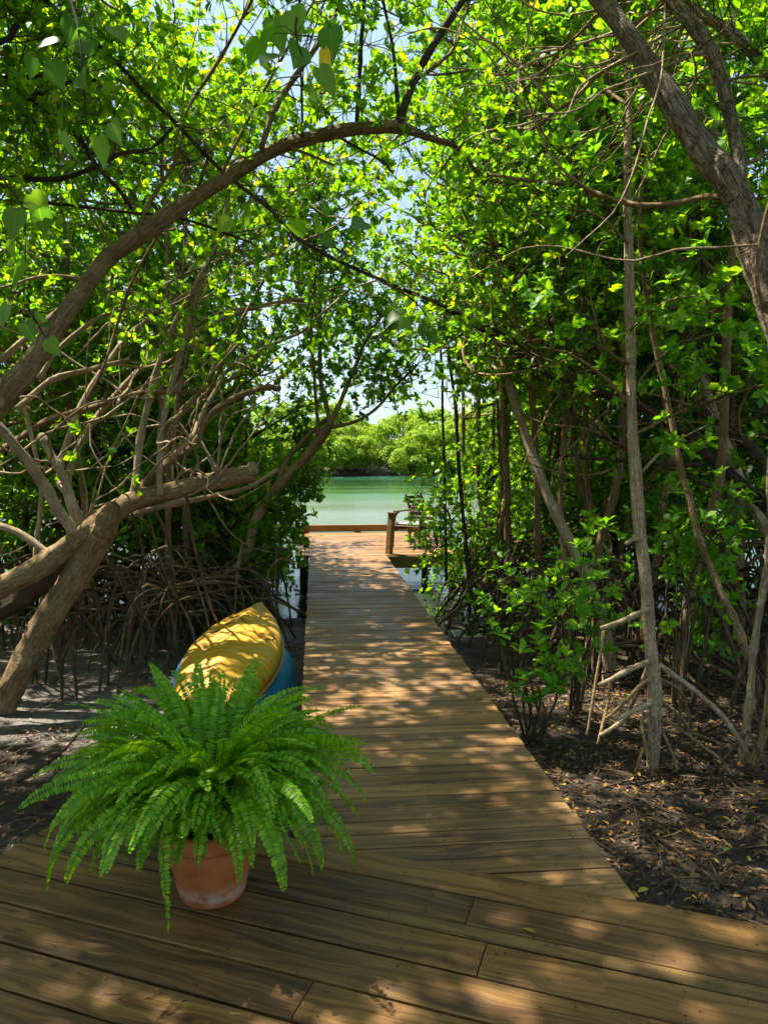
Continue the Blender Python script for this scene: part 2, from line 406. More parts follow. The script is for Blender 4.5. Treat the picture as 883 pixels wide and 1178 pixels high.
m, n, b, out = mat('ground_soil')
tc = nd(n, 'ShaderNodeTexCoord').outputs['Object']
uvn = nd(n, 'ShaderNodeUVMap').outputs[0]
sep = nd(n, 'ShaderNodeSeparateXYZ'); n.links.new(uvn, sep.inputs[0])
soil = ramp(n, noise(n, tc, 9.0, 6, .7), [(.3, (.010, .005, .0018)), (.55, (.028, .0145, .0050)), (.75, (.066, .037, .0135))])
mud = ramp(n, noise(n, tc, 3.0, 6, .65, .4), [(.32, (.065, .056, .046)), (.5, (.135, .118, .098)), (.72, (.24, .215, .18))])
mud = mixc(n, ramp(n, noise(n, tc, 26.0, 4, .6), [(.34, (1, 1, 1)), (.44, (0, 0, 0))]), mud, (.05, .038, .028))
k = math_(n, 'ADD', sep.outputs[0], math_(n, 'MULTIPLY', math_(n, 'SUBTRACT', noise(n, tc, 2.2, 4), .5), .9))
n.links.new(mixc(n, ramp(n, k, [(.42, (0, 0, 0)), (.58, (1, 1, 1))]), soil, mud), b.inputs['Base Color'])
n.links.new(ramp(n, noise(n, tc, 1.7, 3), [(.35, (.35, .35, .35)), (.6, (.85, .85, .85))]), b.inputs['Roughness'])
bump(n, b, math_(n, 'ADD', noise(n, tc, 11.0, 6, .7), math_(n, 'MULTIPLY', noise(n, tc, 60.0, 3), .25)), .9, .05)
M_ground = m

m, n, b, out = mat('lagoon_water')
tc = nd(n, 'ShaderNodeTexCoord').outputs['Object']
bands = noise(n, mapping(n, tc, (.012, .085, 1)), 1.0, 3, .5)
shal = nd(n, 'ShaderNodeSeparateXYZ'); n.links.new(tc, shal.inputs[0])
near = ramp(n, math_(n, 'DIVIDE', shal.outputs[1], 100.0), [(.16, (.03, .045, .03)), (.27, (.13, .17, .12)), (.36, (.12, .17, .11)), (.40, (.045, .115, .03)), (.60, (.035, .10, .03)), (.80, (.018, .075, .04))])
n.links.new(near, b.inputs['Base Color'])
n.links.new(ramp(n, bands, [(.42, (.05, .05, .05)), (.6, (.22, .22, .22))]), b.inputs['Roughness'])
b.inputs['IOR'].default_value = 1.33; b.inputs['Specular IOR Level'].default_value = .25
rip = math_(n, 'ADD', noise(n, mapping(n, tc, (2.2, 4.5, 1)), 1.0, 4, .6), math_(n, 'MULTIPLY', noise(n, mapping(n, tc, (.5, 1.1, 1)), 1.0, 2), .6))
x = nd(n, 'ShaderNodeBump'); x.inputs['Distance'].default_value = .05
n.links.new(ramp(n, bands, [(.40, (.14, .14, .14)), (.62, (.6, .6, .6))]), x.inputs['Strength'])
n.links.new(rip, x.inputs['Height']); n.links.new(x.outputs[0], b.inputs['Normal'])
M_water = m

m, n, b, out = mat('terracotta')
tc = nd(n, 'ShaderNodeTexCoord').outputs['Object']; sp = nd(n, 'ShaderNodeSeparateXYZ'); n.links.new(tc, sp.inputs[0])
c = ramp(n, noise(n, tc, 7, 5, .65), [(.3, (.26, .075, .020)), (.55, (.44, .130, .032)), (.8, (.54, .20, .065))])
zz = math_(n, 'ADD', sp.outputs[2], math_(n, 'MULTIPLY', noise(n, tc, 16, 4), .05))
salt = ramp(n, zz, [(.045, (0, 0, 0)), (.065, (.75, .75, .75)), (.085, (.5, .5, .5)), (.115, (0, 0, 0))])
c = mixc(n, math_(n, 'MULTIPLY', salt, ramp(n, noise(n, tc, 22, 4), [(.38, (0, 0, 0)), (.55, (1, 1, 1))])), c, (.50, .42, .34))
n.links.new(c, b.inputs['Base Color']); b.inputs['Roughness'].default_value = .8
bump(n, b, noise(n, tc, 45, 4), .25, .004); M_pot = m
m, n, b, out = mat('potting_soil'); b.inputs['Base Color'].default_value = (.02, .014, .009, 1); b.inputs['Roughness'].default_value = .95; M_psoil = m

def paint_mat(name, c0, c1, c2, rough, streak):
    m, n, b, out = mat(name)
    tc = nd(n, 'ShaderNodeTexCoord').outputs['Object']; uv = nd(n, 'ShaderNodeUVMap').outputs[0]
    f = math_(n, 'ADD', math_(n, 'MULTIPLY', noise(n, tc, 3.5, 5, .6), .65), math_(n, 'MULTIPLY', noise(n, mapping(n, uv, (2.5, 16, 1)), 1.0, 4, .6), .35))
    c = ramp(n, f, [(.33, c0), (.5, c1), (.68, c2)])
    c = mixc(n, ramp(n, noise(n, tc, 20, 4, .65), [(.60, (0, 0, 0)), (.72, (.55, .55, .55))]), c, tuple(x * .45 + .01 for x in c0))
    n.links.new(c, b.inputs['Base Color']); b.inputs['Roughness'].default_value = rough
    wv = nd(n, 'ShaderNodeTexWave', wave_type='BANDS', bands_direction='Y'); wv.inputs['Scale'].default_value = streak; wv.inputs['Distortion'].default_value = 2.5; wv.inputs['Detail'].default_value = 2
    wv.inputs['Detail Scale'].default_value = .6
    n.links.new(uv, wv.inputs['Vector'])
    bump(n, b, math_(n, 'ADD', wv.outputs['Fac'], math_(n, 'MULTIPLY', noise(n, tc, 30, 4), .4)), .32, .016)
    return m
M_yellow = paint_mat('yellow_hull', (.42, .20, .008), (.56, .29, .010), (.64, .37, .025), .55, 4.0)
M_blue = paint_mat('blue_hull', (.02, .19, .40), (.03, .29, .60), (.12, .42, .68), .5, 2.0)
m, n, b, out = mat('crack_dark'); b.inputs['Base Color'].default_value = (.10, .035, .008, 1); b.inputs['Roughness'].default_value = .8; M_crack = m
m, n, b, out = mat('rim_worn'); b.inputs['Base Color'].default_value = (.42, .22, .05, 1); b.inputs['Roughness'].default_value = .6; M_rim = m
m, n, b, out = mat('seat_cushion')
tc = nd(n, 'ShaderNodeTexCoord').outputs['Object']
n.links.new(ramp(n, noise(n, tc, 90, 3), [(.4, (.26, .25, .24)), (.6, (.36, .35, .34))]), b.inputs['Base Color']); b.inputs['Roughness'].default_value = .9; M_cush = m

def litter_mat(name, stops):
    m, n, b, out = mat(name); g = nd(n, 'ShaderNodeNewGeometry')
    tc = nd(n, 'ShaderNodeTexCoord').outputs['Object']
    c = ramp(n, g.outputs['Random Per Island'], stops)
    n.links.new(mixc(n, .5, c, ramp(n, noise(n, tc, 60, 3), [(.3, (.45, .42, .4)), (.6, (1, 1, 1))]), 'MULTIPLY'), b.inputs['Base Color'])
    b.inputs['Roughness'].default_value = .55; return m
M_litter = litter_mat('dead_leaf', [(0, (.022, .012, .005)), (.45, (.065, .034, .013)), (.70, (.15, .075, .024)), (.87, (.29, .13, .026)), (.955, (.40, .20, .03)), (.975, (.58, .38, .04)), (1, (.12, .26, .02))])

# ------------------------------------------------------------------ ground sheet
WATER = -0.60
def ground_z(x, y):
    x = np.asarray(x, float); y = np.asarray(y, float)
    left = smooth01(-x, -.6, .2)
    zl = -.26 - .16 * smooth01(y, 3.5, 5.6) - .10 * smooth01(y, 6, 9.5)
    zr = -.22 - .10 * smooth01(y, 3.0, 5.0) - .25 * smooth01(y, 5.2, 8.5)
    z = zr * (1 - left) + zl * left
    side = smooth01(np.abs(x), 9, 16)
    z = z - .30 * smooth01(y, 9.0, 12.5) * (1 - side * .6) - 1.0 * smooth01(y, 16, 30)
    z = z + .10 * vnoise(x, y, 1.3, 1) + .06 * vnoise(x, y, .45, 2) + .02 * vnoise(x, y, .17, 3)
    bank = smooth01(y, 80, 88); z = z * (1 - bank) + bank * (-.35 + 3.2 * smooth01(y, 84, 108) + 5.0 * smooth01(y, 105, 220) + 1.5 * vnoise(x, y, 14, 5))
    return z
xs = np.concatenate([[-900, -400, -200, -120, -80, -55, -38, -26, -18, -13], np.arange(-10, 10.01, .11), [13, 18, 26, 38, 55, 80, 120, 200, 400, 900]])
ys = np.concatenate([[-400, -120, -50, -20, -10, -5], np.arange(-2, 13.01, .11), [14, 16, 18, 21, 25, 30, 38, 48, 60, 70, 76, 80, 82, 84, 86, 88, 91, 95, 100, 106, 115, 130, 160, 220, 400, 1200]])
XX, YY = np.meshgrid(xs, ys); ZZ = ground_z(XX, YY)
mudf = smooth01(YY, 4.7, 5.6) * (1 - smooth01(XX, .3, 1.0)) + .25 * smooth01(YY, 6.5, 8) * smooth01(XX, .3, 1.0)
mb = MB(); nx = len(xs); i, j = np.meshgrid(np.arange(len(ys) - 1), np.arange(nx - 1), indexing='ij'); a0 = (i * nx + j).ravel()
mb.add(np.stack([XX, YY, ZZ], -1).reshape(-1, 3), [np.stack([a0, a0 + 1, a0 + nx + 1, a0 + nx], 1)], np.stack([mudf, np.zeros_like(mudf)], -1).reshape(-1, 2))
tag(link('ground', mb.mesh('ground', M_ground)), kind='structure', label='dark swampy soil and grey mud under the mangroves', cat='ground')
mb = MB()
mb.add([(-900, 8.5, WATER), (900, 8.5, WATER), (900, 90, WATER), (-900, 90, WATER)], [np.array([[0, 1, 2, 3]])])
tag(link('lagoon_water', mb.mesh('lagoon_water', M_water)), kind='structure', label='calm green lagoon water beyond the dock', cat='water')

# ------------------------------------------------------------------ boardwalk, deck, dock
XL, XR = -0.095, 1.152
def nail(mb, x, y, z, mat_):
    a = np.arange(6) / 6 * 2 * PI; r = .0042
    mb.add(np.stack([x + r * np.cos(a), y + r * np.sin(a), np.full(6, z)], 1), [np.arange(6)[None]], None, mat_)
e1 = np.array([.9115, -.4113]); e2 = np.array([.4113, .9115])
A0 = np.array([.053, 2.955]); dA = A0 @ e2                           # far edge of the deck
lend = np.array([-1.271, 2.992]) @ e1
mb = MB(); y = 2.25
while y < 12.02:
    wd = .102 + RS.normal(0, .002); gap = .008 + abs(RS.normal(0, .002))
    # planks stop under the edge of the deck
    yc = y + wd / 2
    xcut = (dA + .0 - yc * e2[1]) / e2[0]                             # where the deck edge crosses this row
    x0 = XL + RS.normal(0, .004); x1 = XR + RS.normal(0, .004)
    x0 = max(x0, xcut - .10)
    if x1 - x0 > .08:
        dz = RS.normal(0, .0013)
        box(mb, ((x0 + x1) / 2, yc, -.018 + dz - (.024 if x0 > XL + .02 else .0) * 0), (x1 - x0, wd, .034), 0 + RS.normal(0, .0012), 0, .004)
        for xn in (.0, .53, 1.06):
            for q in (.026, wd - .026):
                if xn > x0 + .02: nail(mb, xn + RS.normal(0, .006), y + q, dz + .0005 , 1)
    y += wd + gap
for xs_ in (XL + .05, (XL + XR) / 2, XR - .05):
    box(mb, (xs_, 7.2, -.125), (.045, 9.6, .17), 0, 2, .003, axis=1)
for yy in np.arange(3.6, 12, 1.7):
    for xs_ in (XL + .115, XR - .115):
        z0 = float(ground_z(xs_, yy)) - .3
        box(mb, (xs_, yy, (z0 - .04) / 2), (.09, .09, abs(z0 + .04)), 0, 2, .004, axis=2)
tag(link('boardwalk', mb.mesh('boardwalk', [M_walk, M_nail, M_beam], smooth=False)), kind='structure', label='long weathered timber boardwalk of cross planks leading to the lagoon', cat='boardwalk')

mb = MB(); s = dA; row = 0
while s > -1.2:
    wd = .060 if row == 2 else .160 + RS.normal(0, .002); gap = .009 + abs(RS.normal(0, .002))
    rz = math.atan2(e1[1], e1[0])
    far = 4.2
    cuts = [lend + RS.normal(0, .003), far]
    if row == 1: cuts.insert(1, np.array([.52, 2.43]) @ e1)
    elif row == 3: cuts.insert(1, np.array([.47, 2.10]) @ e1)
    elif row == 5: cuts.insert(1, -.9)
    elif row > 5 and row % 2: cuts.insert(1, -.5 + row * .17)
    for a_, b_ in zip(cuts[:-1], cuts[1:]):
        L = b_ - a_ - .004; cc = e1 * (a_ + b_) / 2 + e2 * (s - wd / 2); dz = RS.normal(0, .0012)
        box(mb, (cc[0], cc[1], -.0165 + dz), (L, wd, .036), rz, 3 if row == 2 else 0, .0045)
        t = a_ + .06
        while t < b_:
            for q in (.03, wd - .03):
                if row != 2: 
                    pnt = e1 * (t + RS.normal(0, .006)) + e2 * (s - q); nail(mb, pnt[0], pnt[1], .0021 + dz, 1)
            t += .55
    s -= wd + gap; row += 1
for t in np.arange(lend + .06, 4.1, .55):
    cc = e1 * t + e2 * (dA - 1.9); box(mb, (cc[0], cc[1], -.125), (.045, 3.7, .17), rz, 2, .003, axis=1)
cc = e1 * (lend + 4.2) / 2 + e2 * (dA - .026); box(mb, (cc[0], cc[1], -.122), (4.2 - lend, .04, .165), rz, 2, .003)
cc = e1 * (lend + .022) + e2 * (dA - 2.0); box(mb, (cc[0], cc[1], -.122), (.04, 3.8, .165), rz, 2, .003, axis=1)
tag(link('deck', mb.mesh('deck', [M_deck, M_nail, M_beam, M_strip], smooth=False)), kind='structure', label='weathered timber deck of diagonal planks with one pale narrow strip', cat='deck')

mb = MB(); y = 12.035
while y < 15.75:
    wd = .12 + RS.normal(0, .003)
    box(mb, ((-.33 + 2.45) / 2, y + wd / 2, -.019 + RS.normal(0, .002)), (2.78 + RS.normal(0, .01), wd, .036), 0, 0, .004); y += wd + .008
box(mb, (1.81, 12.008, -.12), (1.28, .045, .20), 0, 1, .004)
for xs_ in (-.28, .6, 1.5, 2.38): box(mb, (xs_, 13.9, -.13), (.05, 3.7, .18), 0, 1, .004, axis=1)
for xs_ in (-.2, 2.3):
    for yy in (12.2, 15.4): box(mb, (xs_, yy, -.75), (.12, .12, 1.3), 0, 1, .006, axis=2)
tag(link('dock', mb.mesh('dock', [M_walk, M_beam], smooth=False)), kind='structure', label='sunlit timber dock platform at the water end of the boardwalk', cat='dock')

mb = MB(); box(mb, (1.0, 15.69, .095), (2.7, .10, .145), 0, 0, .008)
t = thing('kerb_beam', 'low brown timber kerb beam along the water edge of the dock', 'beam', (1.0, 15.69, 0))
part('beam', mb, M_beam, t, False)
mb = MB()
for x in (-.2, .9, 2.1): box(mb, (x, 15.69, .0105), (.14, .10, .021), 0, 0, .003)
part('spacer_block', mb, M_beam, t, False)

t = thing('post', 'short square brown timber post standing at the dock corner', 'post', (1.225, 12.13, 0))
mb = MB()
tube(mb, [(1.205, 12.13, -.5), (1.215, 12.13, 0), (1.262, 12.13, .66)], [.062, .062, .062], 4, .3, .0)
part('shaft', mb, M_beam, t, False)
mb = MB(); box(mb, (1.263, 12.13, .682), (.115, .115, .022), .78, 0, .006)
part('post_cap', mb, M_beam, t, False)

def armchair(loc, rz, label, hb, mseat):
    t = thing('wooden_armchair', label, 'chair', loc, rz, 'wooden armchairs on the dock')
    def pt(name, mb, m_): 
        return link(name, mb.mesh(name, m_, smooth=False), t)
    sx, sy, sh = .27, .26, .38
    for x in (-1, 1):
        mb = MB(); tube(mb, [(x * sx, -sy - .03, 0), (x * sx, -sy, .34), (x * sx, -sy + .06, .56), (x * sx, -sy + .20, .63)], [.024, .026, .026, .024], 6, .06, 0); pt('leg', mb, M_chairw)
        mb = MB(); tube(mb, [(x * sx, sy + .10, 0), (x * sx, sy, .38), (x * sx * .98, sy + .16, hb)], [.024, .026, .02], 6, .08, 0); pt('leg', mb, M_chairw)
        mb = MB(); box(mb, (x * sx, .04, .632), (.07, .50, .026), 0, 0, .008, axis=1); pt('armrest', mb, M_chairw)
    mb = MB()
    for k in range(5): box(mb, (0, -sy + .03 + k * .115, sh - .01 * k), (2 * sx, .085, .022), 0, 0, .005)
    for x in (-1, 1): box(mb, (x * (sx - .04), 0, sh - .05), (.03, 2 * sy, .055), 0, 0, .004, axis=1)
    seat = pt('seat', mb, M_chairw)
    if mseat:
        mb = MB(); box(mb, (0, 0, sh + .035), (.48, .47, .055), 0, 0, .022); pt('cushion', mb, M_cush).parent = seat
    mb = MB()
    for k, z in enumerate(np.arange(.50, hb, .085)):
        y = sy + .16 * (z - .38) / (hb - .38) - .018; box(mb, (0, y, z), (2 * sx, .02, .058), 0, 0, .005)
    pt('backrest', mb, M_chairw)
    return t
armchair((1.76, 13.1, .0005), math.radians(-38), 'wooden armchair with grey seat cushion beside the dock post', .74, True)
armchair((2.2, 13.85, .0005), math.radians(50), 'dark taller wooden armchair behind the cushioned one on the dock', .90, False)

# ------------------------------------------------------------------ boats
def hull(mb, cx, cy, z0, B, H, Lh, rz, fl=.8, ridge=.018, bowdrop=.05, taper=.93, tilt=0.0, nt_=60, na=36):
    t = np.linspace(-1, 1, nt_); th = np.linspace(0, PI, na)
    T, TH = np.meshgrid(t, th, indexing='ij')
    wd = B * np.clip(1 - np.abs(T) ** 1.9, 0, 1) ** .98
    ht = H * (1 - taper * np.abs(T) ** 2.3)
    e = fl + (1.25 - fl) * np.abs(T) ** 2
    cx_ = np.sign(np.cos(TH)) * np.abs(np.cos(TH)) ** e * wd
    cz = np.abs(np.sin(TH)) ** (.62 + .5 * np.abs(T) ** 2) * ht
    cz = cz + ridge * np.exp(-(cx_ / .035) ** 2) * (1 - np.abs(T) ** 6)
    cz = cz - .022 * np.exp(-((np.abs(cx_) - .5 * wd) / .03) ** 2) * (1 - np.abs(T) ** 2)
    cz = cz + .05 * np.abs(T) ** 3 - bowdrop * np.abs(T) ** 2 + tilt * T
    X = cx_; Y = T * Lh / 2; Z = cz
    c, s_ = math.cos(rz), math.sin(rz)
    V = np.stack([cx + X * c - Y * s_, cy + X * s_ + Y * c, z0 + Z], -1)
    i, j = np.meshgrid(np.arange(nt_ - 1), np.arange(na - 1), indexing='ij'); a0 = (i * na + j).ravel()
    uv = np.stack([X, Y], -1).reshape(-1, 2)
    mb.add(V.reshape(-1, 3), [np.stack([a0, a0 + na, a0 + na + 1, a0 + 1], 1)], uv)
    return V
YB = (-.69, 6.10, -.12)
t = thing('rowing_boat', 'yellow upturned rowing boat lying on top of a blue one', 'boat', YB)
mb = MB(); V = hull(mb, *YB, .395, .22, 2.5, math.radians(-7), ridge=.028, bowdrop=.0, tilt=.22); ho = part('hull', mb, M_yellow, t)
so_ = ho.modifiers.new('shell', 'SOLIDIFY'); so_.thickness = .012; so_.offset = -1
mb = MB(); tube(mb, V[::3, 0], np.full(len(V[::3]), .013), 6, .1, 0)
tube(mb, V[::3, -1], np.full(len(V[::3]), .013), 6, .1, 0); part('gunwale', mb, M_rim, t)
mb = MB(); ti = 37; na = V.shape[1]
pts = [V[int(ti + 3 * math.sin(j * .42) - abs(j - na / 2) * .28 + RS.normal(0, .4)), j] + np.array([0, 0, .001]) for j in range(7, na - 7)]
tube(mb, pts, np.full(len(pts), .0045), 5, .03, .3); part('crack', mb, M_crack, t)
BB = (-.70, 6.45, -.47)
t = thing('rowing_boat', 'blue upturned boat under the yellow one beside the boardwalk', 'boat', BB)
mb = MB(); V = hull(mb, *BB, .53, .42, 2.5, math.radians(1.0), .55, .0, .03, .6); ho = part('hull', mb, M_blue, t)
so_ = ho.modifiers.new('shell', 'SOLIDIFY'); so_.thickness = .012; so_.offset = -1
mb = MB(); tube(mb, V[::3, 0], np.full(len(V[::3]), .016), 6, .1, 0); tube(mb, V[::3, -1], np.full(len(V[::3]), .016), 6, .1, 0); part('gunwale', mb, M_blue, t)

# ------------------------------------------------------------------ fern in its pot
PC = np.array([-.385, 2.66])
t = thing('flower_pot', 'terracotta pot with pale salt stain standing on the deck', 'pot', (PC[0], PC[1], .003))
mb = MB(); lathe(mb, [(.0, .003), (.112, .003), (.118, .012), (.150, .15), (.168, .235), (.150, .235), (.135, .15), (.0, .15)], (PC[0], PC[1], .0)); pbody = part('body', mb, M_pot, t)
mb = MB(); lathe(mb, [(.150, .232), (.186, .232), (.190, .24), (.190, .285), (.184, .292), (.160, .292), (.156, .284), (.150, .232)], (PC[0], PC[1], .0)); part('rim', mb, M_pot, t).parent = pbody
mb = MB(); lathe(mb, [(.152, .262), (.08, .275), (.0, .28)], (PC[0], PC[1], 0)); part('soil', mb, M_psoil, t)

def frond(mb, az, e0, L, droop, base, wmax=.048, lo=False):
    N = 26; s = np.linspace(0, 1, N)
    el_ = e0 - droop * s ** 1.25; az_ = az + RS.normal(0, .30) * s + RS.normal(0, .28) * s ** 2
    d = np.stack([np.cos(el_) * np.cos(az_), np.cos(el_) * np.sin(az_), np.sin(el_)], 1)
    p = base + np.concatenate([[np.zeros(3)], np.cumsum(d[:-1] * L / (N - 1), 0)])
    p[:, 2] = np.where(p[:, 2] < .025, .025 + (p[:, 2] - .025) * .04, p[:, 2])
    tube(mb, p, np.linspace(.0026, .0008, N), 3, 1, 0, 1, tip=False, curve=False)
    n_ = int(L / .0120)
    q = np.linspace(.10, .995, n_)
    pp = np.stack([np.interp(q, s, p[:, k]) for k in range(3)], 1)
    tt = np.stack([np.interp(q, s, np.gradient(p[:, k])) for k in range(3)], 1); tt /= np.linalg.norm(tt, axis=1)[:, None]
    roll = RS.normal(0, .55)
    side = np.cross(tt, np.array([0, 0, 1.0])); 
    hz = np.stack([-np.sin(np.full(n_, az)), np.cos(np.full(n_, az)), np.zeros(n_)], 1)
    side = side + hz * -.6; side -= tt * (side * tt).sum(1)[:, None]; side /= np.linalg.norm(side, axis=1)[:, None]
    nrm = np.cross(side, tt)
    side, nrm = side * math.cos(roll) + nrm * math.sin(roll), nrm * math.cos(roll) - side * math.sin(roll)
    wl = wmax * np.minimum(1, ((q - .06) / .22)) ** .6 * np.clip((1 - q) / .62, 0, 1) ** .55 + .004
    for sg in (-1, 1):
        dr = side * sg + tt * .28 - nrm * .18 + RS.normal(0, .09, (n_, 3))
        leaves(mb, pp + RS.normal(0, .0006, (n_, 3)), dr, nrm + RS.normal(0, .18, (n_, 3)), wl * RS.uniform(.88, 1.08, n_), .70 * .0120 / np.maximum(wl, .012) / .30, LEAF, LEAF_F, 0)

fb = np.array([PC[0], PC[1], .285])
ft = thing('fern_plant', 'bushy bright green fern spilling over a terracotta pot', 'fern', tuple(fb))
M_stalk, n, b, out = mat('frond_stalk'); b.inputs['Base Color'].default_value = (.10, .17, .02, 1); b.inputs['Roughness'].default_value = .6
for k in range(100):
    az = k * 2.39996 + RS.normal(0, .25); q = (k + .5) / 100
    if q < .35: e0, L, dr = RS.uniform(72, 92), RS.uniform(.50, .66), RS.uniform(55, 110)
    elif q < .65: e0, L, dr = RS.uniform(58, 80), RS.uniform(.54, .72), RS.uniform(95, 145)
    else: e0, L, dr = RS.uniform(48, 74), RS.uniform(.52, .74), RS.uniform(112, 155)
    off_ = abs((az - math.radians(-86) + PI) % (2 * PI) - PI)
    if off_ < .30 and q > .35 and k % 2: L *= .74
    mb = MB(); frond(mb, az, math.radians(e0), L, math.radians(dr), fb + np.array([math.cos(az), math.sin(az), 0]) * (.03 + .09 * q), .044)
    part('frond', mb, [M_fern, M_stalk], ft)
mb = MB()
for k in range(420):
    az = RS.rand() * 6.28; near_ = abs((az - math.radians(-86) + PI) % (2 * PI) - PI) < .55; frond(mb, az, math.radians(RS.uniform(60 if near_ else 48, 89)), RS.uniform(.34, .50 if near_ else .70), math.radians(RS.uniform(70, 150)), fb + np.array([math.cos(az), math.sin(az), 0]) * RS.uniform(.02, .13), .046)
tag(part('inner_foliage', mb, [M_fern, M_stalk], ft), kind='stuff')
ft.scale = (.92, .92, 1.0)

# ------------------------------------------------------------------ growing foliage on branches
def in_corridor(p):
    """the open air kept above the boardwalk and round the camera"""
    p = np.asarray(p); x, y, z = p[..., 0], p[..., 1], p[..., 2]
    return ((x > -.15) & (x < 1.45) & (y > -1) & (y < 18) & (z < 2.35 + .02 * y)) | (np.linalg.norm(p - O, axis=-1) < 1.7)

def grow(mb, src, dirs, n_shoot, Ls, Ls2, ros_per, size, spread=.8, up=.15, tw=.005, keep=None, lo=False, nl=(5, 9), lmat=0, tmat=1):
    """side shoots from points SRC (with the branch direction DIRS), each with rosettes; returns rosette points"""
    RP, RA = [], []
    for _ in range(n_shoot):
        i = RS.randint(len(src)); d = dirs[i] * .5 + rnd_dir() * spread + np.array([0, 0, up]); L = RS.uniform(Ls, Ls2)
        pl = wander(src[i], d, L, 5, .28, .05)
        if keep is not None and not keep(pl[-1]): continue
        tube(mb, pl, np.linspace(tw, tw * .4, 6), 4, 1, .0, tmat, tip=False, curve=False)
        for j in range(ros_per):
            k = 2 + RS.randint(4) if j else 5
            dd = (pl[k] - pl[k - 1]); dd /= np.linalg.norm(dd)
            if j:
                dd = dd * .5 + rnd_dir() * .8 + np.array([0, 0, .2]); e = pl[k] + dd / np.linalg.norm(dd) * RS.uniform(.08, .28)
                tube(mb, [pl[k], e], [tw * .45, tw * .3], 3, 1, 0, tmat, tip=False, curve=False)
            else: e = pl[5]
            if keep is not None and not keep(e): continue
            RP.append(e); RA.append(dd + np.array([0, 0, .35]))
    if RP: rosettes(mb, RP, RA, size, nl, lmat, lo)
    return np.array(RP).reshape(-1, 3)

def seg_dirs(p):
    d = np.gradient(p, axis=0); return d / (np.linalg.norm(d, axis=1)[:, None] + 1e-9)

# ------------------------------------------------------------------ mangrove kinds of the thicket (built once, copied)
def root_arch(p0, az, reach, zg):
    d = np.array([math.cos(az), math.sin(az), 0]); h = p0[2]
    k = RS.uniform(.15, .4)
    return [p0, p0 + d * reach * .35 + np.array([0, 0, h * .12 * RS.rand()]), p0 + d * reach * .75 + np.array([0, 0, -h * (.35 + .2 * RS.rand())]), np.array([p0[0] + d[0] * reach, p0[1] + d[1] * reach, zg]), np.array([p0[0] + d[0] * reach * 1.04, p0[1] + d[1] * reach * 1.04, zg - .3])]

def make_mangrove(H, lean, n_br, br_z, n_root, shoots, seed, stems=1, bark=None, zlow=.9):
    global RS
    keep_rs = RS; RS = np.random.RandomState(seed)
    root = thing('mangrove_tree', 'mangrove tree', 'tree')
    bark = bark or M_bark
    allp, alld, ros = [], [], []
    for sidx in range(stems):
        a = RS.rand() * 6.28; d0 = np.array([lean + RS.normal(0, .10), RS.normal(0, .18), 1.0])
        b0 = np.array([RS.normal(0, .08), RS.normal(0, .08), .35]) if sidx == 0 else np.array([.25 * math.cos(a), .25 * math.sin(a), .30])
        tr = wander(b0, d0, H * (1 - .18 * sidx), 9, .13, .06)
        tr = np.vstack([b0 - np.array([0, 0, .75]), tr])
        mb = MB(); r0 = .055 * RS.uniform(.8, 1.2)
        pc = tube(mb, tr, np.linspace(r0, .014, len(tr)), 8, .14, .05, knob=.2); part('trunk', mb, bark, root)
        dd = seg_dirs(pc)
        for _ in range(n_br):
            k = np.argmin(np.abs(pc[:, 2] - RS.uniform(br_z, H * .92)))
            az = RS.rand() * 6.28; d = np.array([math.cos(az) + lean * .6, math.sin(az), RS.uniform(.1, .8)])
            L = RS.uniform(.9, 1.9) * (1.1 if pc[k, 2] > 2 else .8)
            pl = wander(pc[k], d, L, 6, .24, .05)
            mb = MB(); q = tube(mb, pl, np.linspace(.022, .007, 7), 6, .12, .06); part('branch', mb, bark, root)
            allp.append(q[len(q) // 4:]); alld.append(seg_dirs(q)[len(q) // 4:])
        h = int(len(pc) * .6); allp.append(pc[h:]); alld.append(dd[h:])
    for _ in range(n_root):
        az = RS.rand() * 6.28; k = np.argmin(np.abs(pc[:, 2] - RS.uniform(.25, 1.15)))
        mb = MB(); tube(mb, root_arch(pc[k], az, RS.uniform(.35, 1.15), .0), [.021, .018, .015, .012, .01], 6, .1, .06); part('prop_root', mb, M_root, root)
    mb = MB(); P_, D_ = np.vstack(allp), np.vstack(alld)
    ros = grow(mb, P_, D_, shoots, .25, .85, 6, .088, keep=lambda e: e[2] > zlow)
    part('crown', mb, [M_leaf, M_twig], root)
    RS = keep_rs
    return root, ros
KINDS = [make_mangrove(4.2, .10, 11, .8, 13, 105, 101, 1, M_bark, .5),
         make_mangrove(5.6, .35, 11, 1.6, 12, 105, 102, 1, M_bark_p, 1.3),
         make_mangrove(6.0, .22, 12, 2.4, 11, 145, 103, 1, M_bark, 2.0),
         make_mangrove(4.6, .05, 10, .7, 14, 120, 104, 2, M_bark, .45),
         make_mangrove(6.2, .32, 13, 2.6, 10, 145, 105, 1, M_bark_p, 2.4),
         make_mangrove(2.3, .10, 9, .3, 14, 120, 106, 2, M_bark_d, .25),
         make_mangrove(6.6, .15, 13, 2.8, 9, 150, 107, 1, M_bark, 2.6),
         make_mangrove(7.0, .30, 13, 4.3, 9, 120, 108, 1, M_bark, 4.3)]  # high-crowned kind, made for the trees added to shade the deck
used = [False] * len(KINDS)
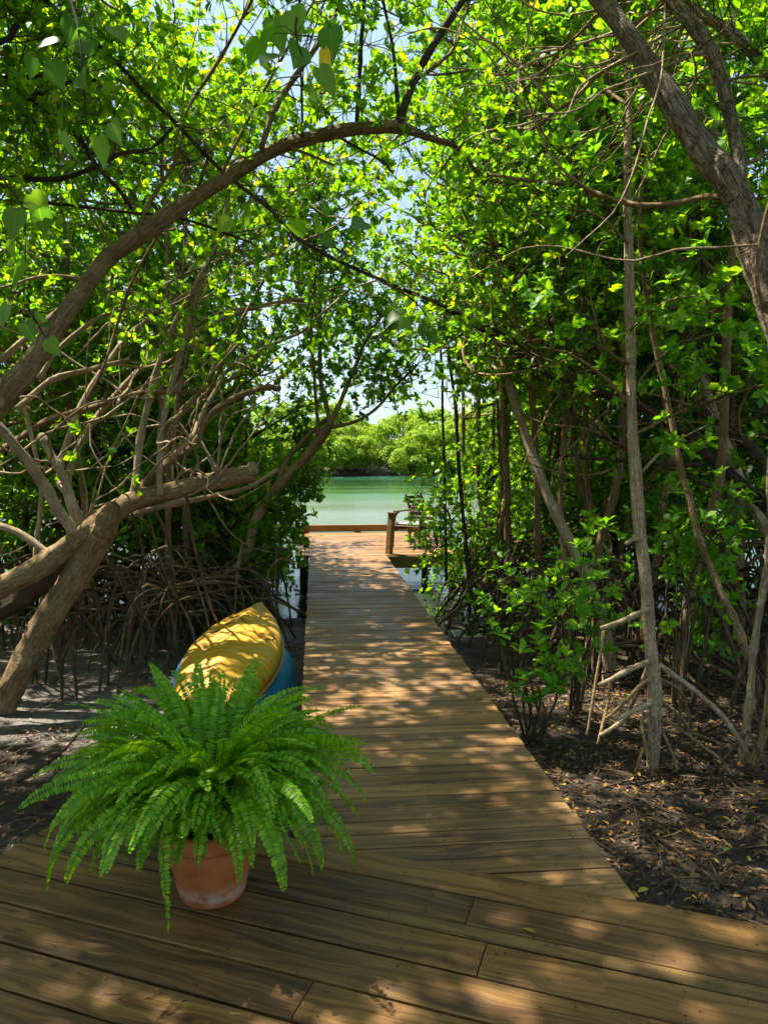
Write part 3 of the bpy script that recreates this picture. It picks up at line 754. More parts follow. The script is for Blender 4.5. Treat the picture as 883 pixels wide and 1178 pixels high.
def blocked(kind, x, y, z, rz, s):
    P_ = KINDS[kind][1] * s; c, q = math.cos(rz), math.sin(rz)
    W = np.stack([P_[:, 0] * c - P_[:, 1] * q + x, P_[:, 0] * q + P_[:, 1] * c + y, P_[:, 2] + z], 1)
    px, py, d = proj(W)
    vis = (d > .2) & (px > -20) & (px < IW + 20) & (py > -20) & (py < IH)
    bad = in_corridor(W).sum() * 2.0
    bad += (vis & (d < 7.6) & (px < 340) & (py > 150)).sum() * 1.0      # clear air before the leaning tree
    bad += (vis & (d < 4.6) & (px > 460) & (py > 120)).sum() * 1.0      # and before the slim pale trunk
    bad += (vis & (d < 3.0)).sum() * 1.0
    bad += ((W[:, 1] > 11.5) & (W[:, 0] > -.6) & (W[:, 0] < 2.9) & (W[:, 2] < 3.0)).sum()
    bad += (vis & (px > 385) & (px < 455) & (py > 478) & (py < 612)).sum() * 3
    return bad
def plant(kind, x, y, label, group, toward=None, s=None, force=False):
    s = s or RS.uniform(.9, 1.15); z = float(ground_z(x, y)) - .02
    tx, ty, td = proj(np.array([x, y, 2.0]))
    if 0 < td < 7.4 and -60 < tx < 330: return None
    if 0 < td < 5.6 and 470 < tx < 900: return None
    best = None
    for k in range(10):
        rz = RS.rand() * 6.28 if toward is None else toward + RS.normal(0, .5)
        b_ = blocked(kind, x, y, z, rz, s)
        if best is None or b_ < best[0]: best = (b_, rz)
        if b_ == 0: break
    if best[0] > 45 and not force: print('too much in the way', kind, x, y, best[0]); return None
    src = KINDS[kind][0]
    if used[kind]: o = copy_tree(src)
    else: o = src; used[kind] = True
    o.location = (x, y, z); o.rotation_euler = (0, 0, best[1]); o.scale = (s, s, s)
    tag(o, label, 'tree', group)
    return o

spots = []
for (x, y) in [(-1.5, 10.3), (-1.45, 11.8), (-1.6, 13.5), (-1.7, 15.0), (-2.6, 15.6), (3.3, 13.2), (3.5, 15.0), (2.6, 10.7), (4.4, 13.4), (-1.5, 9.2)]:
    spots.append((5, x, y, 'low leafy mangrove bush crowding the dock and boardwalk end', 'low mangrove bushes crowding the dock end', None))
# left side of the boardwalk
for (x, y, k, tw) in [(-1.5, 7.9, 4, 0), (-1.9, 7.0, 6, 0), (-1.5, 8.9, 6, None), (-1.7, 10.4, 6, 0), (-1.6, 12.2, 6, None),  (-1.6, 9.6, 6, 0), (-1.7, 11.2, 6, 0), (-2.0, 12.9, 3, .1), (-2.6, 8.6, 0, None), (-2.4, 10.4, 3, None), (-2.2, 12.2, 0, None),
                      (-3.8, 8.0, 2, None), (-3.7, 9.7, 3, None), (-3.5, 11.6, 0, None), (-5.1, 7.6, 1, None), (-5.0, 9.2, 0, None), (-4.8, 11.0, 3, None), (-6.4, 8.6, 3, None), (-6.5, 10.6, 2, None),
                      (-3.0, 6.9, 4, .2), (-4.6, 6.4, 4, .2), (-6.0, 6.7, 2, .2), (-2.0, 14.0, 3, None), (-3.4, 13.6, 1, None), (-5.2, 13.2, 3, None), (-7.4, 12.4, 0, None), (-8.2, 10.0, 3, None)]:
    lab = ('mangrove leaning over the boardwalk edge behind the stacked boats' if x > -1.7 else
           'leafy mangrove in the thicket behind the leaning many branched tree' if y < 9.3 else
           'leafy mangrove far back on the boat side by the lagoon')
    spots.append((k, x, y, lab, lab.replace('mangrove', 'mangroves', 1), tw))
for (x, y, k, tw) in [(2.6, 6.3, 4, PI), (2.5, 7.2, 6, None), (2.4, 8.9, 6, None), (2.5, 10.5, 6, None), (2.9, 5.4, 6, None), (2.7, 12.2, 6, None), (3.3, 8.2, 6, None), (2.5, 8.0, 6, None), (2.5, 9.7, 6, PI), (3.0, 11.3, 6, PI), (3.4, 7.2, 0, None), (3.5, 9.0, 3, None), (3.3, 10.6, 0, None), (3.9, 12.4, 3, None),
                      (4.3, 6.0, 4, 2.8), (4.7, 7.9, 3, None), (4.8, 9.8, 0, None), (5.2, 11.6, 3, None), (5.9, 6.6, 0, None), (6.1, 8.6, 3, None), (6.4, 10.6, 1, None), (7.4, 7.6, 3, None), (7.8, 9.7, 0, None),
                      (3.4, 5.2, 4, 2.9), (5.1, 5.0, 2, 2.9), (9.0, 8.6, 3, None), (7.2, 12.6, 0, None), (4.2, 14.2, 1, None), (6.0, 14.0, 3, None)]:
    lab = ('tall mangrove arching over the boardwalk from the chair side' if x < 3.0 else
           'leafy mangrove in the thicket behind the slim pale trunk' if y < 8.5 else
           'leafy mangrove far back beside the dock chairs')
    spots.append((k, x, y, lab, lab.replace('mangrove', 'mangroves', 1), tw))
# the thicket fills in row by row behind these
rs_keep = RS; RS = np.random.RandomState(77)
for side in (-1, 1):
    for yy in np.arange(7.2, 13.2, 1.45):
        for xx in np.arange(1.9, 10, 1.5):
            x = (xx if side < 0 else xx + 1.2) * side + RS.normal(0, .3); y = yy + RS.normal(0, .3)
            if x < -.43 * y - 1.2 or x > .62 * y + 1.2: continue
            if side < 0 and y > 11.0 and x > -3.2: k = 5
            elif side > 0 and y > 11.5 and x < 3.4: k = 5
            else: k = RS.choice([0, 5, 5, 5, 6, 0])
            if side > 0 and x < 4.2 and y < 10.5 and k == 5: k = 6
            back = y > 10.5
            lab = (('leafy mangrove in the thicket behind the leaning many branched tree', 'leafy mangrove far back on the boat side by the lagoon') if side < 0 else ('leafy mangrove in the thicket behind the slim pale trunk', 'leafy mangrove far back beside the dock chairs'))[int(back)]
            spots.append((k, x, y, lab, lab.replace('mangrove', 'mangroves', 1), None))
RS = rs_keep
# trees added mostly out of view so their crowns shade the deck
for (x, y, k, tw) in [(-2.5, 2.7, 7, .1), (-3.0, 1.9, 7, .2), (-4.0, 6.3, 7, 0), (-5.6, 4.6, 2, .2), (-2.6, -1.0, 4, .5), (3.9, 2.2, 4, PI), (-5.0, 1.6, 2, 0)]:
    spots.append((k, x, y, 'overhanging mangrove standing close beside the deck', 'mangroves added beside the deck for shade', tw))
n_out = 0
for (x, y, s_) in [(2.35, 11.2, .40), (3.0, 11.6, .6), (-1.05, 11.3, .6), (-1.15, 12.7, .6), (2.2, 10.2, .42), (3.4, 12.4, .7), (-1.0, 10.0, .55), (-1.0, 14.6, .6)]:
    plant(5, x, y, 'low leafy mangrove bush crowding the dock and boardwalk end', 'low mangrove bushes crowding the dock end', None, s_, True)
for (k, x, y, lab, gr, tw) in spots:
    if plant(k, x, y, lab, gr, tw) is None: n_out += 1; print('skipped', k, x, y)
for u_, (o, _) in zip(used, KINDS):
    if not u_:
        for c in list(o.children): bpy.data.objects.remove(c)
        bpy.data.objects.remove(o)

# ------------------------------------------------------------------ the trees one can tell apart
THICK = 1.0; LAST = [None]
def limb(root, name, pl, bark, n=10, step=.09, jit=.055, knob=.18, wob=.0, label=None, under=None):
    """pl: (px, py, metres away, thickness in pixels)"""
    P_ = [at(a, b_, d) for a, b_, d, _ in pl]; R_ = [max(.0025, THICK * t * d / F / 2) for a, b_, d, t in pl]
    big = max(t for _, _, _, t in pl) > 18
    mb = MB(); p = tube(mb, P_, R_, 22 if big else n, .03 if big else step, .012 if big else jit, knob=0 if big else knob, wob=wob, lump=.42 if big else .18)
    o = part(name, mb, bark, root, True, label)
    if under is not None: o.parent = under
    LAST[0] = o; return p
def ramp_d(xy, d0, d1, t0, t1):
    n_ = len(xy); return [(x, y, d0 + (d1 - d0) * i / (n_ - 1), t0 + (t1 - t0) * i / (n_ - 1)) for i, (x, y) in enumerate(xy)]
clear = lambda e: not in_corridor(e)

# --- the leaning many-branched tree on the mud
THICK = .66
b0 = at(5, 812, 5.9)
lt = thing('leaning_mangrove', 'big leaning mangrove with many upswept bare branches by the mud', 'tree', (b0[0], b0[1], float(ground_z(b0[0], b0[1]))))
lt_src = []
limb(lt, 'trunk', ramp_d([(-12, 850), (8, 800), (30, 755), (62, 700), (95, 650), (118, 608)], 5.85, 6.0, 44, 46), M_bark, 14, .06, .07, .3)
limb(lt, 'trunk', ramp_d([(-60, 705), (0, 676), (50, 650), (105, 612), (150, 578), (200, 565), (250, 552), (292, 545)], 5.6, 6.5, 46, 26), M_bark, 14, .06, .08, .35)
limb(lt, 'trunk', ramp_d([(-40, 720), (20, 690), (60, 665), (100, 640)], 6.3, 6.3, 40, 36), M_bark_d, 12, .08, .08, .3)
TRK = LAST[0]
limb(lt, 'stump', [(118, 612, 5.95, 40), (124, 596, 5.9, 34), (131, 580, 5.9, 22)], M_bark, 12, .04, .06, .3, under=TRK)
limb(lt, 'stump', [(288, 548, 6.5, 26), (291, 533, 6.5, 14)], M_bark_p, 10, .03, .1, under=TRK)
BR = [([(85, 615), (62, 575), (38, 538), (5, 498), (-30, 455)], 5.9, 5.6, 20, 17),
      ([(92, 612), (82, 580), (74, 550), (62, 528), (48, 500)], 6.0, 6.1, 18, 12),
      ([(96, 606), (80, 570), (68, 553), (75, 515), (90, 474), (115, 430), (150, 385), (195, 352), (250, 318), (337, 284)], 6.0, 7.6, 13, 8),
      ([(100, 606), (82, 575), (79, 553), (90, 515), (113, 478), (150, 437), (185, 408), (240, 374), (300, 352), (360, 343)], 6.1, 7.8, 13, 7),
      ([(-40, 545), (16, 508), (61, 481), (118, 465), (158, 453), (190, 451), (236, 447), (280, 430)], 6.4, 7.2, 11, 6),
      ([(152, 578), (158, 537), (165, 485), (178, 432), (200, 375), (222, 335), (240, 300)], 6.1, 6.4, 14, 8),
      ([(184, 570), (183, 530), (190, 474), (207, 410), (225, 345), (241, 300), (252, 275), (264, 225), (280, 170)], 6.1, 6.6, 13, 5),
      ([(150, 580), (180, 542), (205, 524), (225, 508), (238, 482), (262, 462), (302, 446), (322, 447)], 6.2, 6.7, 17, 9),
      ([(165, 572), (191, 520), (203, 485), (225, 463), (246, 440), (285, 356), (320, 293), (352, 225)], 6.3, 7.0, 9, 4),
      ([(200, 524), (221, 503), (232, 476), (247, 450), (261, 426), (301, 402), (356, 378)], 6.2, 7.0, 8, 5),
      ([(192, 512), (198, 488), (222, 462), (243, 432), (275, 395)], 6.15, 6.5, 9, 5),
      ([(60, 640), (20, 612), (-20, 600)], 6.1, 6.2, 14, 12),
      ([(40, 655), (45, 600), (48, 560), (36, 500), (20, 440)], 6.3, 6.6, 8, 6),
      ([(150, 592), (200, 580), (240, 572), (285, 560), (320, 540)], 6.6, 7.0, 12, 6),
      ([(20, 470), (60, 437), (109, 424), (149, 414)], 6.2, 6.6, 11, 7),
      ([(46, 435), (63, 408), (92, 380), (122, 361), (147, 356), (182, 360)], 6.1, 6.5, 9, 6),
      ([(0, 416), (43, 378), (82, 345), (110, 325)], 6.0, 6.3, 12, 8)]
for xy, d0, d1, t0, t1 in BR:
    q = limb(lt, 'branch', ramp_d(xy, d0, d1, t0, t1), M_bark_p if RS.rand() < .92 else M_bark, 9, .08, .05, .25, .006)
    lt_src.append(q[int(len(q) * .55):])
RT = [[(75, 690), (60, 720), (55, 760), (52, 790)], [(96, 650), (112, 690), (118, 740), (117, 772)], [(150, 585), (165, 640), (160, 700), (168, 760)], [(170, 590), (190, 660), (215, 710), (228, 752)],
      [(118, 700), (92, 720), (75, 752), (70, 775), (56, 792)], [(80, 690), (100, 715), (120, 745), (135, 765)], [(60, 700), (40, 740), (43, 790)], [(178, 585), (196, 630), (203, 690), (200, 745)],
      [(120, 640), (150, 690), (172, 720), (180, 758)], [(215, 570), (222, 620), (240, 690), (258, 735)]]
for xy in RT:
    limb(lt, 'prop_root', ramp_d(xy, 6.1, 6.9, 5.5, 4.5), M_root, 6, .09, .08, .2, .006)
for _ in range(60):
    px_ = RS.uniform(-20, 250); d_ = RS.uniform(6.7, 8.4); a = at(px_, RS.uniform(630, 720), d_); zg = float(ground_z(a[0], a[1]))
    mb = MB(); tube(mb, root_arch(a, RS.rand() * 6.28, RS.uniform(.4, 1.4), zg), np.array([.014, .013, .012, .011, .009]) * RS.uniform(.6, 1.15), 6, .1, .07); part('prop_root', mb, M_root if RS.rand() < .6 else M_bark, lt)
def thin_branches(root, src, n_, L0, L1, th, bark, bias, ok):
    k = 0
    for _ in range(n_ * 4):
        i = RS.randint(len(src)); d = rnd_dir() + np.asarray(bias, float); pl = wander(src[i], d, RS.uniform(L0, L1), 9, .22, .02)
        if not ok(pl[-1]) or not ok(pl[5]): continue
        mb = MB(); tube(mb, pl, np.linspace(th, th * .35, 10) * RS.uniform(.6, 1.3), 6, .12, .06, knob=.1); part('branch', mb, bark, root); k += 1
        if k >= n_: break
S_ = np.vstack(lt_src); thin_branches(lt, S_, 42, .9, 2.6, .012, M_bark_p, (.5, .3, .3), lambda e: clear(e) and proj(e)[0] < 470 and proj(e)[1] < 560 and e[2] > .6)
hub = np.array([at(a, b_, 6.3) for a, b_ in [(60, 540), (100, 600), (150, 575), (200, 560), (250, 550), (120, 480), (200, 480)]])
thin_branches(lt, hub, 36, .8, 2.4, .011, M_bark_p, (.25, .1, .6), lambda e: clear(e) and proj(e)[0] < 350 and e[2] > .3)
mb = MB(); S_ = np.vstack(lt_src); grow(mb, S_, seg_dirs(S_), 70, .25, .8, 5, .078, keep=lambda e: clear(e) and proj(e)[1] < 440)
part('crown', mb, [M_leaf, M_twig], lt)

# --- the great arch that crosses the path overhead
arch = ramp_d([(-110, 700), (-60, 575), (0, 462), (27, 429), (60, 383), (90, 342), (122, 301), (163, 269), (201, 244), (240, 218), (274, 196), (323, 168), (383, 152), (427, 147), (460, 147), (494, 158), (527, 171), (554, 202), (600, 215), (650, 225)], 4.4, 6.2, 34, 5)
arch = [(x, y, d, t) for (x, y, d, _), t in zip(arch, [40, 38, 36, 34, 33, 32, 30, 28, 26, 24, 23, 22, 21, 20, 19, 11, 9, 7, 5, 3])]
pb = at(-150, 860, 4.3)
at_ = thing('arching_mangrove', 'mangrove whose long brown limb arches high across the boardwalk', 'tree', (pb[0], pb[1], float(ground_z(pb[0], pb[1]))))
arch = [(-150, 880, 4.3, 44)] + arch
aq = limb(at_, 'trunk', arch, M_bark, 14, .07, .05, .25)
AB = [([(456, 149), (475, 95), (500, 50), (532, 0), (560, -50)], 5.7, 5.6, 14, 11), ([(475, 95), (505, 72), (522, 55), (535, 15), (550, -30)], 5.7, 5.8, 7, 5), ([(458, 135), (452, 60), (440, 0), (436, -40)], 5.7, 5.5, 7, 5),
      ([(410, 147), (415, 60), (419, 0), (420, -40)], 5.6, 5.4, 8, 6), ([(348, 158), (347, 110), (346, 65)], 5.4, 5.3, 5, 3), ([(300, 170), (318, 122), (350, 73), (380, 30), (396, -10)], 5.3, 5.6, 12, 8),
      ([(390, 158), (416, 172), (441, 186), (452, 200)], 5.6, 5.9, 5, 3), ([(335, 170), (360, 180), (384, 190)], 5.4, 5.7, 5, 4), ([(255, 200), (272, 165), (300, 110), (345, 30), (372, -20)], 5.2, 4.9, 6, 4),
      ([(240, 180), (222, 228), (190, 260), (150, 330), (120, 420), (100, 460)], 5.3, 5.6, 6, 5), ([(160, 270), (170, 235), (200, 190), (212, 150)], 5.0, 5.2, 7, 5),
      ([(225, 110), (260, 55), (290, 0), (305, -30)], 5.2, 5.0, 6, 6), ([(225, 110), (205, 150), (200, 190)], 5.2, 5.1, 5, 4)]
ab = [aq[int(len(aq) * .62):]]
for xy, d0, d1, t0, t1 in AB:
    q = limb(at_, 'branch', ramp_d(xy, d0, d1, t0, t1), M_bark_d if RS.rand() < .5 else M_bark, 8, .08, .05, .2, .003); ab.append(q[len(q) // 3:])
mb = MB(); S_ = np.vstack(ab); grow(mb, S_, seg_dirs(S_), 190, .25, 1.1, 5, .075, keep=lambda e: clear(e) and (proj(e)[1] < 150 or e[1] > 5.8))
part('crown', mb, [M_leaf, M_twig], at_)

# --- the dark crooked tree whose limbs cross at the top
pb = at(-230, 760, 4.6)
dt = thing('crooked_mangrove', 'dark crooked mangrove sending thin limbs across from beside the deck', 'tree', (pb[0], pb[1], float(ground_z(pb[0], pb[1]))))
q = limb(dt, 'trunk', [(-230, 880, 4.6, 50), (-220, 700, 4.6, 46), (-190, 450, 4.5, 42), (-150, 200, 4.4, 34), (-110, 40, 4.3, 28), (-60, -60, 4.3, 22)], M_bark_d, 10, .1)
DB = [([(-175, 330), (-90, 140), (-40, 60), (0, 81), (30, 109), (73, 141), (92, 160), (111, 190), (135, 215), (152, 240)], 4.5, 4.9, 15, 6),
      ([(-130, 110), (-40, -60), (20, -30), (52, 0), (84, 27), (130, 68), (174, 114), (212, 152), (255, 196), (310, 240), (329, 261), (356, 282), (410, 310), (460, 331), (497, 346), (540, 367), (581, 386), (614, 410)], 4.4, 6.3, 9, 5),
      ([(-185, 420), (-60, 215), (0, 205), (68, 206), (114, 190), (139, 177), (174, 171), (198, 147)], 4.6, 5.2, 10, 6),
      ([(-150, 200), (-50, 150), (0, 133), (27, 117), (76, 95), (110, 92)], 4.5, 4.9, 15, 7), ([(-150, 160), (-40, 110), (41, 87), (70, 82)], 4.6, 5.0, 12, 7), ([(-110, 40), (0, 49), (16, 33), (46, 5), (70, -30)], 4.4, 4.6, 11, 8),
      ([(-190, 460), (-60, 238), (0, 232), (82, 236), (136, 243), (201, 250), (240, 261), (290, 280)], 4.8, 5.6, 7, 4)]
ab = []
for xy, d0, d1, t0, t1 in DB:
    q = limb(dt, 'branch', ramp_d(xy, d0, d1, t0, t1), M_bark_d, 8, .08, .06, .25, .003); ab.append(q[len(q) // 3:])
mb = MB(); S_ = np.vstack(ab); grow(mb, S_, seg_dirs(S_), 260, .2, 1.0, 5, .075, keep=lambda e: clear(e) and (proj(e)[1] < 150 or proj(e)[0] < 0 or e[1] > 5.6 or (proj(e)[0] < 60 and proj(e)[1] < 300)))
part('crown', mb, [M_leaf, M_twig], dt)

# --- the curved tree beside the boats
pb = at(223, 700, 8.6)
ct = thing('curved_mangrove', 'mangrove with smooth curved trunk forking above the lagoon view', 'tree', (pb[0], pb[1], float(ground_z(pb[0], pb[1]))))
cs = []
limb(ct, 'trunk', [(205, 683, 8.4, 9), (223, 671, 8.5, 12), (248, 663, 8.5, 14), (269, 655, 8.5, 15), (283, 638, 8.5, 16), (289, 618, 8.5, 16), (293, 600, 8.5, 17), (305, 580, 8.5, 18), (325, 553, 8.5, 17), (348, 530, 8.5, 17), (366, 508, 8.5, 18), (381, 486, 8.5, 15)], M_bark, 12, .07, .05, .3)
for xy, t0, t1, d1 in [([(379, 490), (388, 470), (400, 442), (412, 413), (419, 395), (440, 360)], 9, 5, 8.7), ([(380, 488), (376, 470), (368, 430), (368, 383), (369, 310), (372, 250), (380, 190)], 8, 5, 8.9),
                       ([(366, 506), (365, 480), (362, 440), (358, 380), (362, 310), (350, 240)], 7, 4, 8.6), ([(381, 492), (405, 486), (420, 479), (437, 466), (456, 443), (480, 420)], 7, 4, 8.9),
                       ([(318, 560), (330, 530), (350, 505), (378, 480)], 8, 7, 8.6)]:
    q = limb(ct, 'branch', ramp_d(xy, 8.5, d1, t0, t1), M_bark, 8, .08, .05, .25, .004); cs.append(q[len(q) // 2:])
for xy, t in [([(100, 655), (160, 671), (185, 675), (219, 683), (251, 685), (287, 687), (318, 691), (352, 707)], 6), ([(223, 672), (218, 690), (228, 718), (226, 742)], 5), ([(243, 664), (240, 690), (241, 722), (240, 742)], 5), ([(272, 660), (287, 682), (294, 705), (298, 730)], 4.5),
              ([(250, 668), (266, 690), (270, 715), (268, 735)], 4), ([(205, 683), (180, 700), (170, 730), (165, 752)], 5), ([(185, 676), (196, 700), (210, 725), (214, 748)], 4), ([(291, 688), (310, 700), (330, 718), (340, 735)], 4)]:
    limb(ct, 'prop_root', ramp_d(xy, 8.3, 8.7, t, t * .85), M_bark if t > 5 else M_root, 6, .1, .07, .2, .006)
for _ in range(70):
    px_ = RS.uniform(95, 352); d_ = RS.uniform(7.6, 9.6); a = at(px_, RS.uniform(625, 690), d_); zg = float(ground_z(a[0], a[1]))
    ra = root_arch(a, RS.rand() * 6.28, RS.uniform(.4, 1.4), zg)
    if max(q[0] for q in ra) > -.22: continue
    mb = MB(); tube(mb, ra, np.array([.016, .015, .013, .011, .009]) * RS.uniform(.6, 1.15), 6, .1, .07); part('prop_root', mb, M_root if RS.rand() < .6 else M_bark, ct)
mb = MB(); S_ = np.vstack(cs); grow(mb, S_, seg_dirs(S_), 140, .25, .8, 5, .08, keep=lambda e: clear(e) and proj(e)[1] < 470)
lowp = np.array([at(a, b_, 8.9) for a, b_ in [(330, 600), (335, 560), (322, 620), (345, 575), (300, 640), (338, 620), (352, 540), (318, 590), (360, 520), (362, 560), (350, 500), (340, 480), (300, 560), (290, 610), (320, 640), (310, 520)]])
grow(mb, lowp, np.tile([[.3, -.2, .3]], (len(lowp), 1)), 120, .12, .45, 4, .085, keep=lambda e: proj(e)[0] < (386 if proj(e)[1] < 575 else 352))
hang = np.array([at(RS.uniform(340, 468), RS.uniform(285, 462), RS.uniform(8.8, 12)) for _ in range(110)])
grow(mb, hang, np.tile([[0, -.2, -.2]], (len(hang), 1)), 330, .1, .45, 3, .08, keep=lambda e: proj(e)[1] < 480)
part('crown', mb, [M_leaf, M_twig], ct)

THICK = .9
# --- the thick rough tree leaning in from the right
pb = at(965, 960, 3.7)
rt = thing('rough_barked_mangrove', 'thick rough barked tree leaning in high over the deck corner', 'tree', (pb[0], pb[1], float(ground_z(pb[0], pb[1]))))
q = limb(rt, 'trunk', [(968, 1010, 3.7, 50), (962, 880, 3.7, 48), (950, 700, 3.75, 45), (930, 520, 3.8, 43), (905, 400, 3.85, 42), (877, 307, 3.9, 41), (852, 240, 4.0, 38), (833, 204, 4.0, 38), (801, 160, 4.1, 33), (773, 117, 4.1, 30), (746, 76, 4.2, 29), (722, 41, 4.2, 27), (697, 8, 4.3, 25), (660, -40, 4.3, 23)], M_bark_r, 16, .05, .06, .35)
rs = []
for xy, d0, d1, t0, t1 in [([(846, 220), (851, 198), (844, 152), (833, 103), (817, 63), (795, 30), (768, 0), (745, -30)], 4.0, 4.2, 19, 17), ([(930, 480), (945, 250), (915, 130), (883, 82), (860, 57), (833, 33), (795, 8), (760, -20)], 3.9, 4.5, 20, 12),
                           ([(840, 228), (811, 226), (773, 234), (733, 236), (697, 226), (667, 216), (643, 211), (600, 207), (560, 200)], 4.05, 5.0, 9, 4), ([(738, 62), (725, 67), (692, 82), (665, 109), (640, 127), (614, 147), (587, 166)], 4.2, 4.9, 6, 3),
                           ([(716, 30), (692, 14), (665, 40), (641, 60), (625, 84), (595, 107)], 4.3, 4.9, 4, 3), ([(775, 120), (800, 90), (795, 60)], 4.1, 4.0, 4, 3), ([(900, 395), (870, 330), (880, 250), (905, 180)], 3.9, 3.7, 7, 4)]:
    q = limb(rt, 'branch', ramp_d(xy, d0, d1, t0, t1), M_bark_r if t0 > 10 else M_bark, 10 if t0 > 10 else 7, .07, .05, .3, .003); rs.append(q[len(q) // 2:])
S_ = np.vstack(rs); thin_branches(rt, S_, 45, .8, 2.2, .008, M_bark_p, (-.8, .25, -.05), lambda e: clear(e) and 430 < proj(e)[0] < 760 and proj(e)[1] < 420 and proj(e)[2] > 3.5)
mb = MB(); S_ = np.vstack(rs); grow(mb, S_, seg_dirs(S_), 80, .2, .7, 5, .075, keep=lambda e: clear(e) and proj(e)[1] < 230 and not (700 < proj(e)[0] < 870 and proj(e)[1] > 10))
part('crown', mb, [M_leaf, M_twig], rt)

THICK = .8
# --- the slim pale trunk on prop roots
pb = at(750, 880, 4.45)
pt_ = thing('slim_pale_mangrove', 'slim pale trunked mangrove propped on splayed roots beside the boardwalk', 'tree', (pb[0], pb[1], float(ground_z(pb[0], pb[1]))))
q = limb(pt_, 'trunk', [(749, 888, 4.42, 15), (752, 840, 4.42, 19), (752, 800, 4.42, 20), (750, 760, 4.42, 18), (745, 700, 4.43, 17), (738, 630, 4.45, 16), (732, 560, 4.48, 15.5), (727, 480, 4.52, 15), (724, 400, 4.58, 14), (723, 300, 4.66, 13), (721, 200, 4.75, 11), (722, 100, 4.9, 9), (712, 40, 5.0, 7), (700, -20, 5.1, 5)], M_bark_p, 12, .05, .05, .3)
limb(pt_, 'stump', [(738, 618, 4.45, 10), (728, 620, 4.42, 8), (720, 626, 4.4, 6)], M_bark_p, 8, .03, .08, under=LAST[0])
for xy, d1, t0, t1 in [([(745, 701), (735, 705), (718, 713), (692, 723)], 4.2, 9, 6.5), ([(694, 724), (690, 755), (684, 790), (675, 845)], 4.25, 5, 4), ([(748, 760), (738, 764), (722, 772), (689, 788)], 4.2, 9.5, 6), ([(701, 784), (697, 815), (687, 856)], 4.25, 4.5, 4),
                       ([(748, 780), (735, 790), (720, 806), (697, 826)], 4.3, 7, 5), ([(750, 810), (738, 815), (724, 820), (708, 834), (690, 846)], 4.2, 7.5, 5.5), ([(749, 818), (738, 827), (741, 850), (744, 868), (752, 890), (772, 906)], 4.2, 6, 4),
                       ([(758, 765), (772, 775), (795, 792), (828, 821), (846, 846), (862, 872)], 4.25, 9, 7.5), ([(757, 780), (771, 788), (785, 801), (795, 838)], 4.5, 5.5, 4.5), ([(757, 808), (775, 818), (790, 836), (794, 850)], 4.45, 5, 4),
                       ([(757, 826), (780, 838), (806, 857), (826, 872), (842, 892)], 4.2, 6, 4), ([(756, 835), (766, 850), (775, 870), (778, 886)], 4.3, 5, 4), ([(750, 850), (738, 866), (730, 888)], 4.3, 5, 3.5), ([(752, 838), (770, 842), (800, 845), (830, 858)], 4.7, 5, 4)]:
    limb(pt_, 'prop_root', ramp_d(xy, 4.42, d1, t0, t1), M_bark_p if t0 > 7 else M_bark, 8, .05, .06, .3, .003)
limb(pt_, 'branch', ramp_d([(736, 545), (750, 530), (765, 516), (787, 502), (820, 486)], 4.48, 4.4, 4.5, 2.5), M_bark_p, 6, .07)
ps = [limb(pt_, 'branch', ramp_d(xy, 4.55, d1, 5, 3), M_bark, 6, .07, .05, .2, .004)[3:] for xy, d1 in [([(727, 470), (700, 440), (660, 410), (625, 400)], 4.3), ([(726, 450), (760, 410), (800, 390), (840, 380)], 4.3), ([(724, 380), (760, 350), (800, 340)], 4.2), ([(725, 420), (700, 405), (690, 380)], 4.4), ([(722, 280), (690, 250), (650, 240)], 4.6), ([(728, 500), (790, 470), (850, 450), (890, 440)], 4.4), ([(722, 200), (760, 170), (790, 150)], 5.0), ([(720, 120), (680, 90), (650, 60)], 5.2)]]
mb = MB(); S_ = np.vstack(ps); D_ = seg_dirs(S_)
grow(mb, S_, D_, 62, .15, .5, 4, .088, keep=lambda e: clear(e) and abs(proj(e)[0] - 727) > 12, nl=(6, 9))
part('crown', mb, [M_leaf_b, M_twig], pt_)

THICK = .85
# --- other stems of the right side
def small_tree(name, label, base, trunk, bark, branches=(), roots=(), crown=None, shoots=20, size=.085, lmat=None, keep=clear):
    pb = at(*base); t = thing(name, label, 'tree', (pb[0], pb[1], float(ground_z(pb[0], pb[1]))))
    q = limb(t, 'trunk', trunk, bark, 9, .07, .05, .25, .003); src = [q[int(len(q) * .6):]]
    for pl in branches: q = limb(t, 'branch', pl, bark, 7, .08, .05, .2, .003); src.append(q[len(q) // 2:])
    for pl in roots: limb(t, 'prop_root', pl, M_root, 6, .07, .06, .2, .004)
    if shoots:
        mb = MB(); S_ = np.vstack(src) if crown is None else np.array([at(*c) for c in crown]); 
        if name == 'fallen_mangrove': thin_branches(t, S_, 60, .9, 2.6, .011, M_bark, (-.35, -.1, .45), lambda e: clear(e) and proj(e)[0] > 440)
        grow(mb, S_, seg_dirs(S_) if crown is None else np.tile([[0, 0, .5]], (len(S_), 1)), shoots, .15, .55, 4, size, keep=keep, nl=(6, 9)); part('crown', mb, [lmat or M_leaf, M_twig], t)
    return t
small_tree('thin_mangrove', 'thin mangrove with kinked stem behind the splayed pale roots', (845, 815, 5.0), ramp_d([(860, 762), (847, 718), (828, 680), (820, 660), (803, 617), (792, 570), (782, 538), (773, 489), (762, 440), (745, 350), (735, 250), (750, 150)], 4.9, 5.4, 11, 6), M_bark,
           roots=[ramp_d([(860, 758), (850, 780), (843, 800), (840, 822)], 4.9, 5.0, 7, 5), ramp_d([(858, 760), (872, 785), (868, 815), (876, 850)], 4.9, 4.8, 7, 5), ramp_d([(852, 740), (868, 770), (890, 800)], 4.9, 5.2, 6, 5)], shoots=30, keep=lambda e: clear(e) and proj(e)[1] < 420)
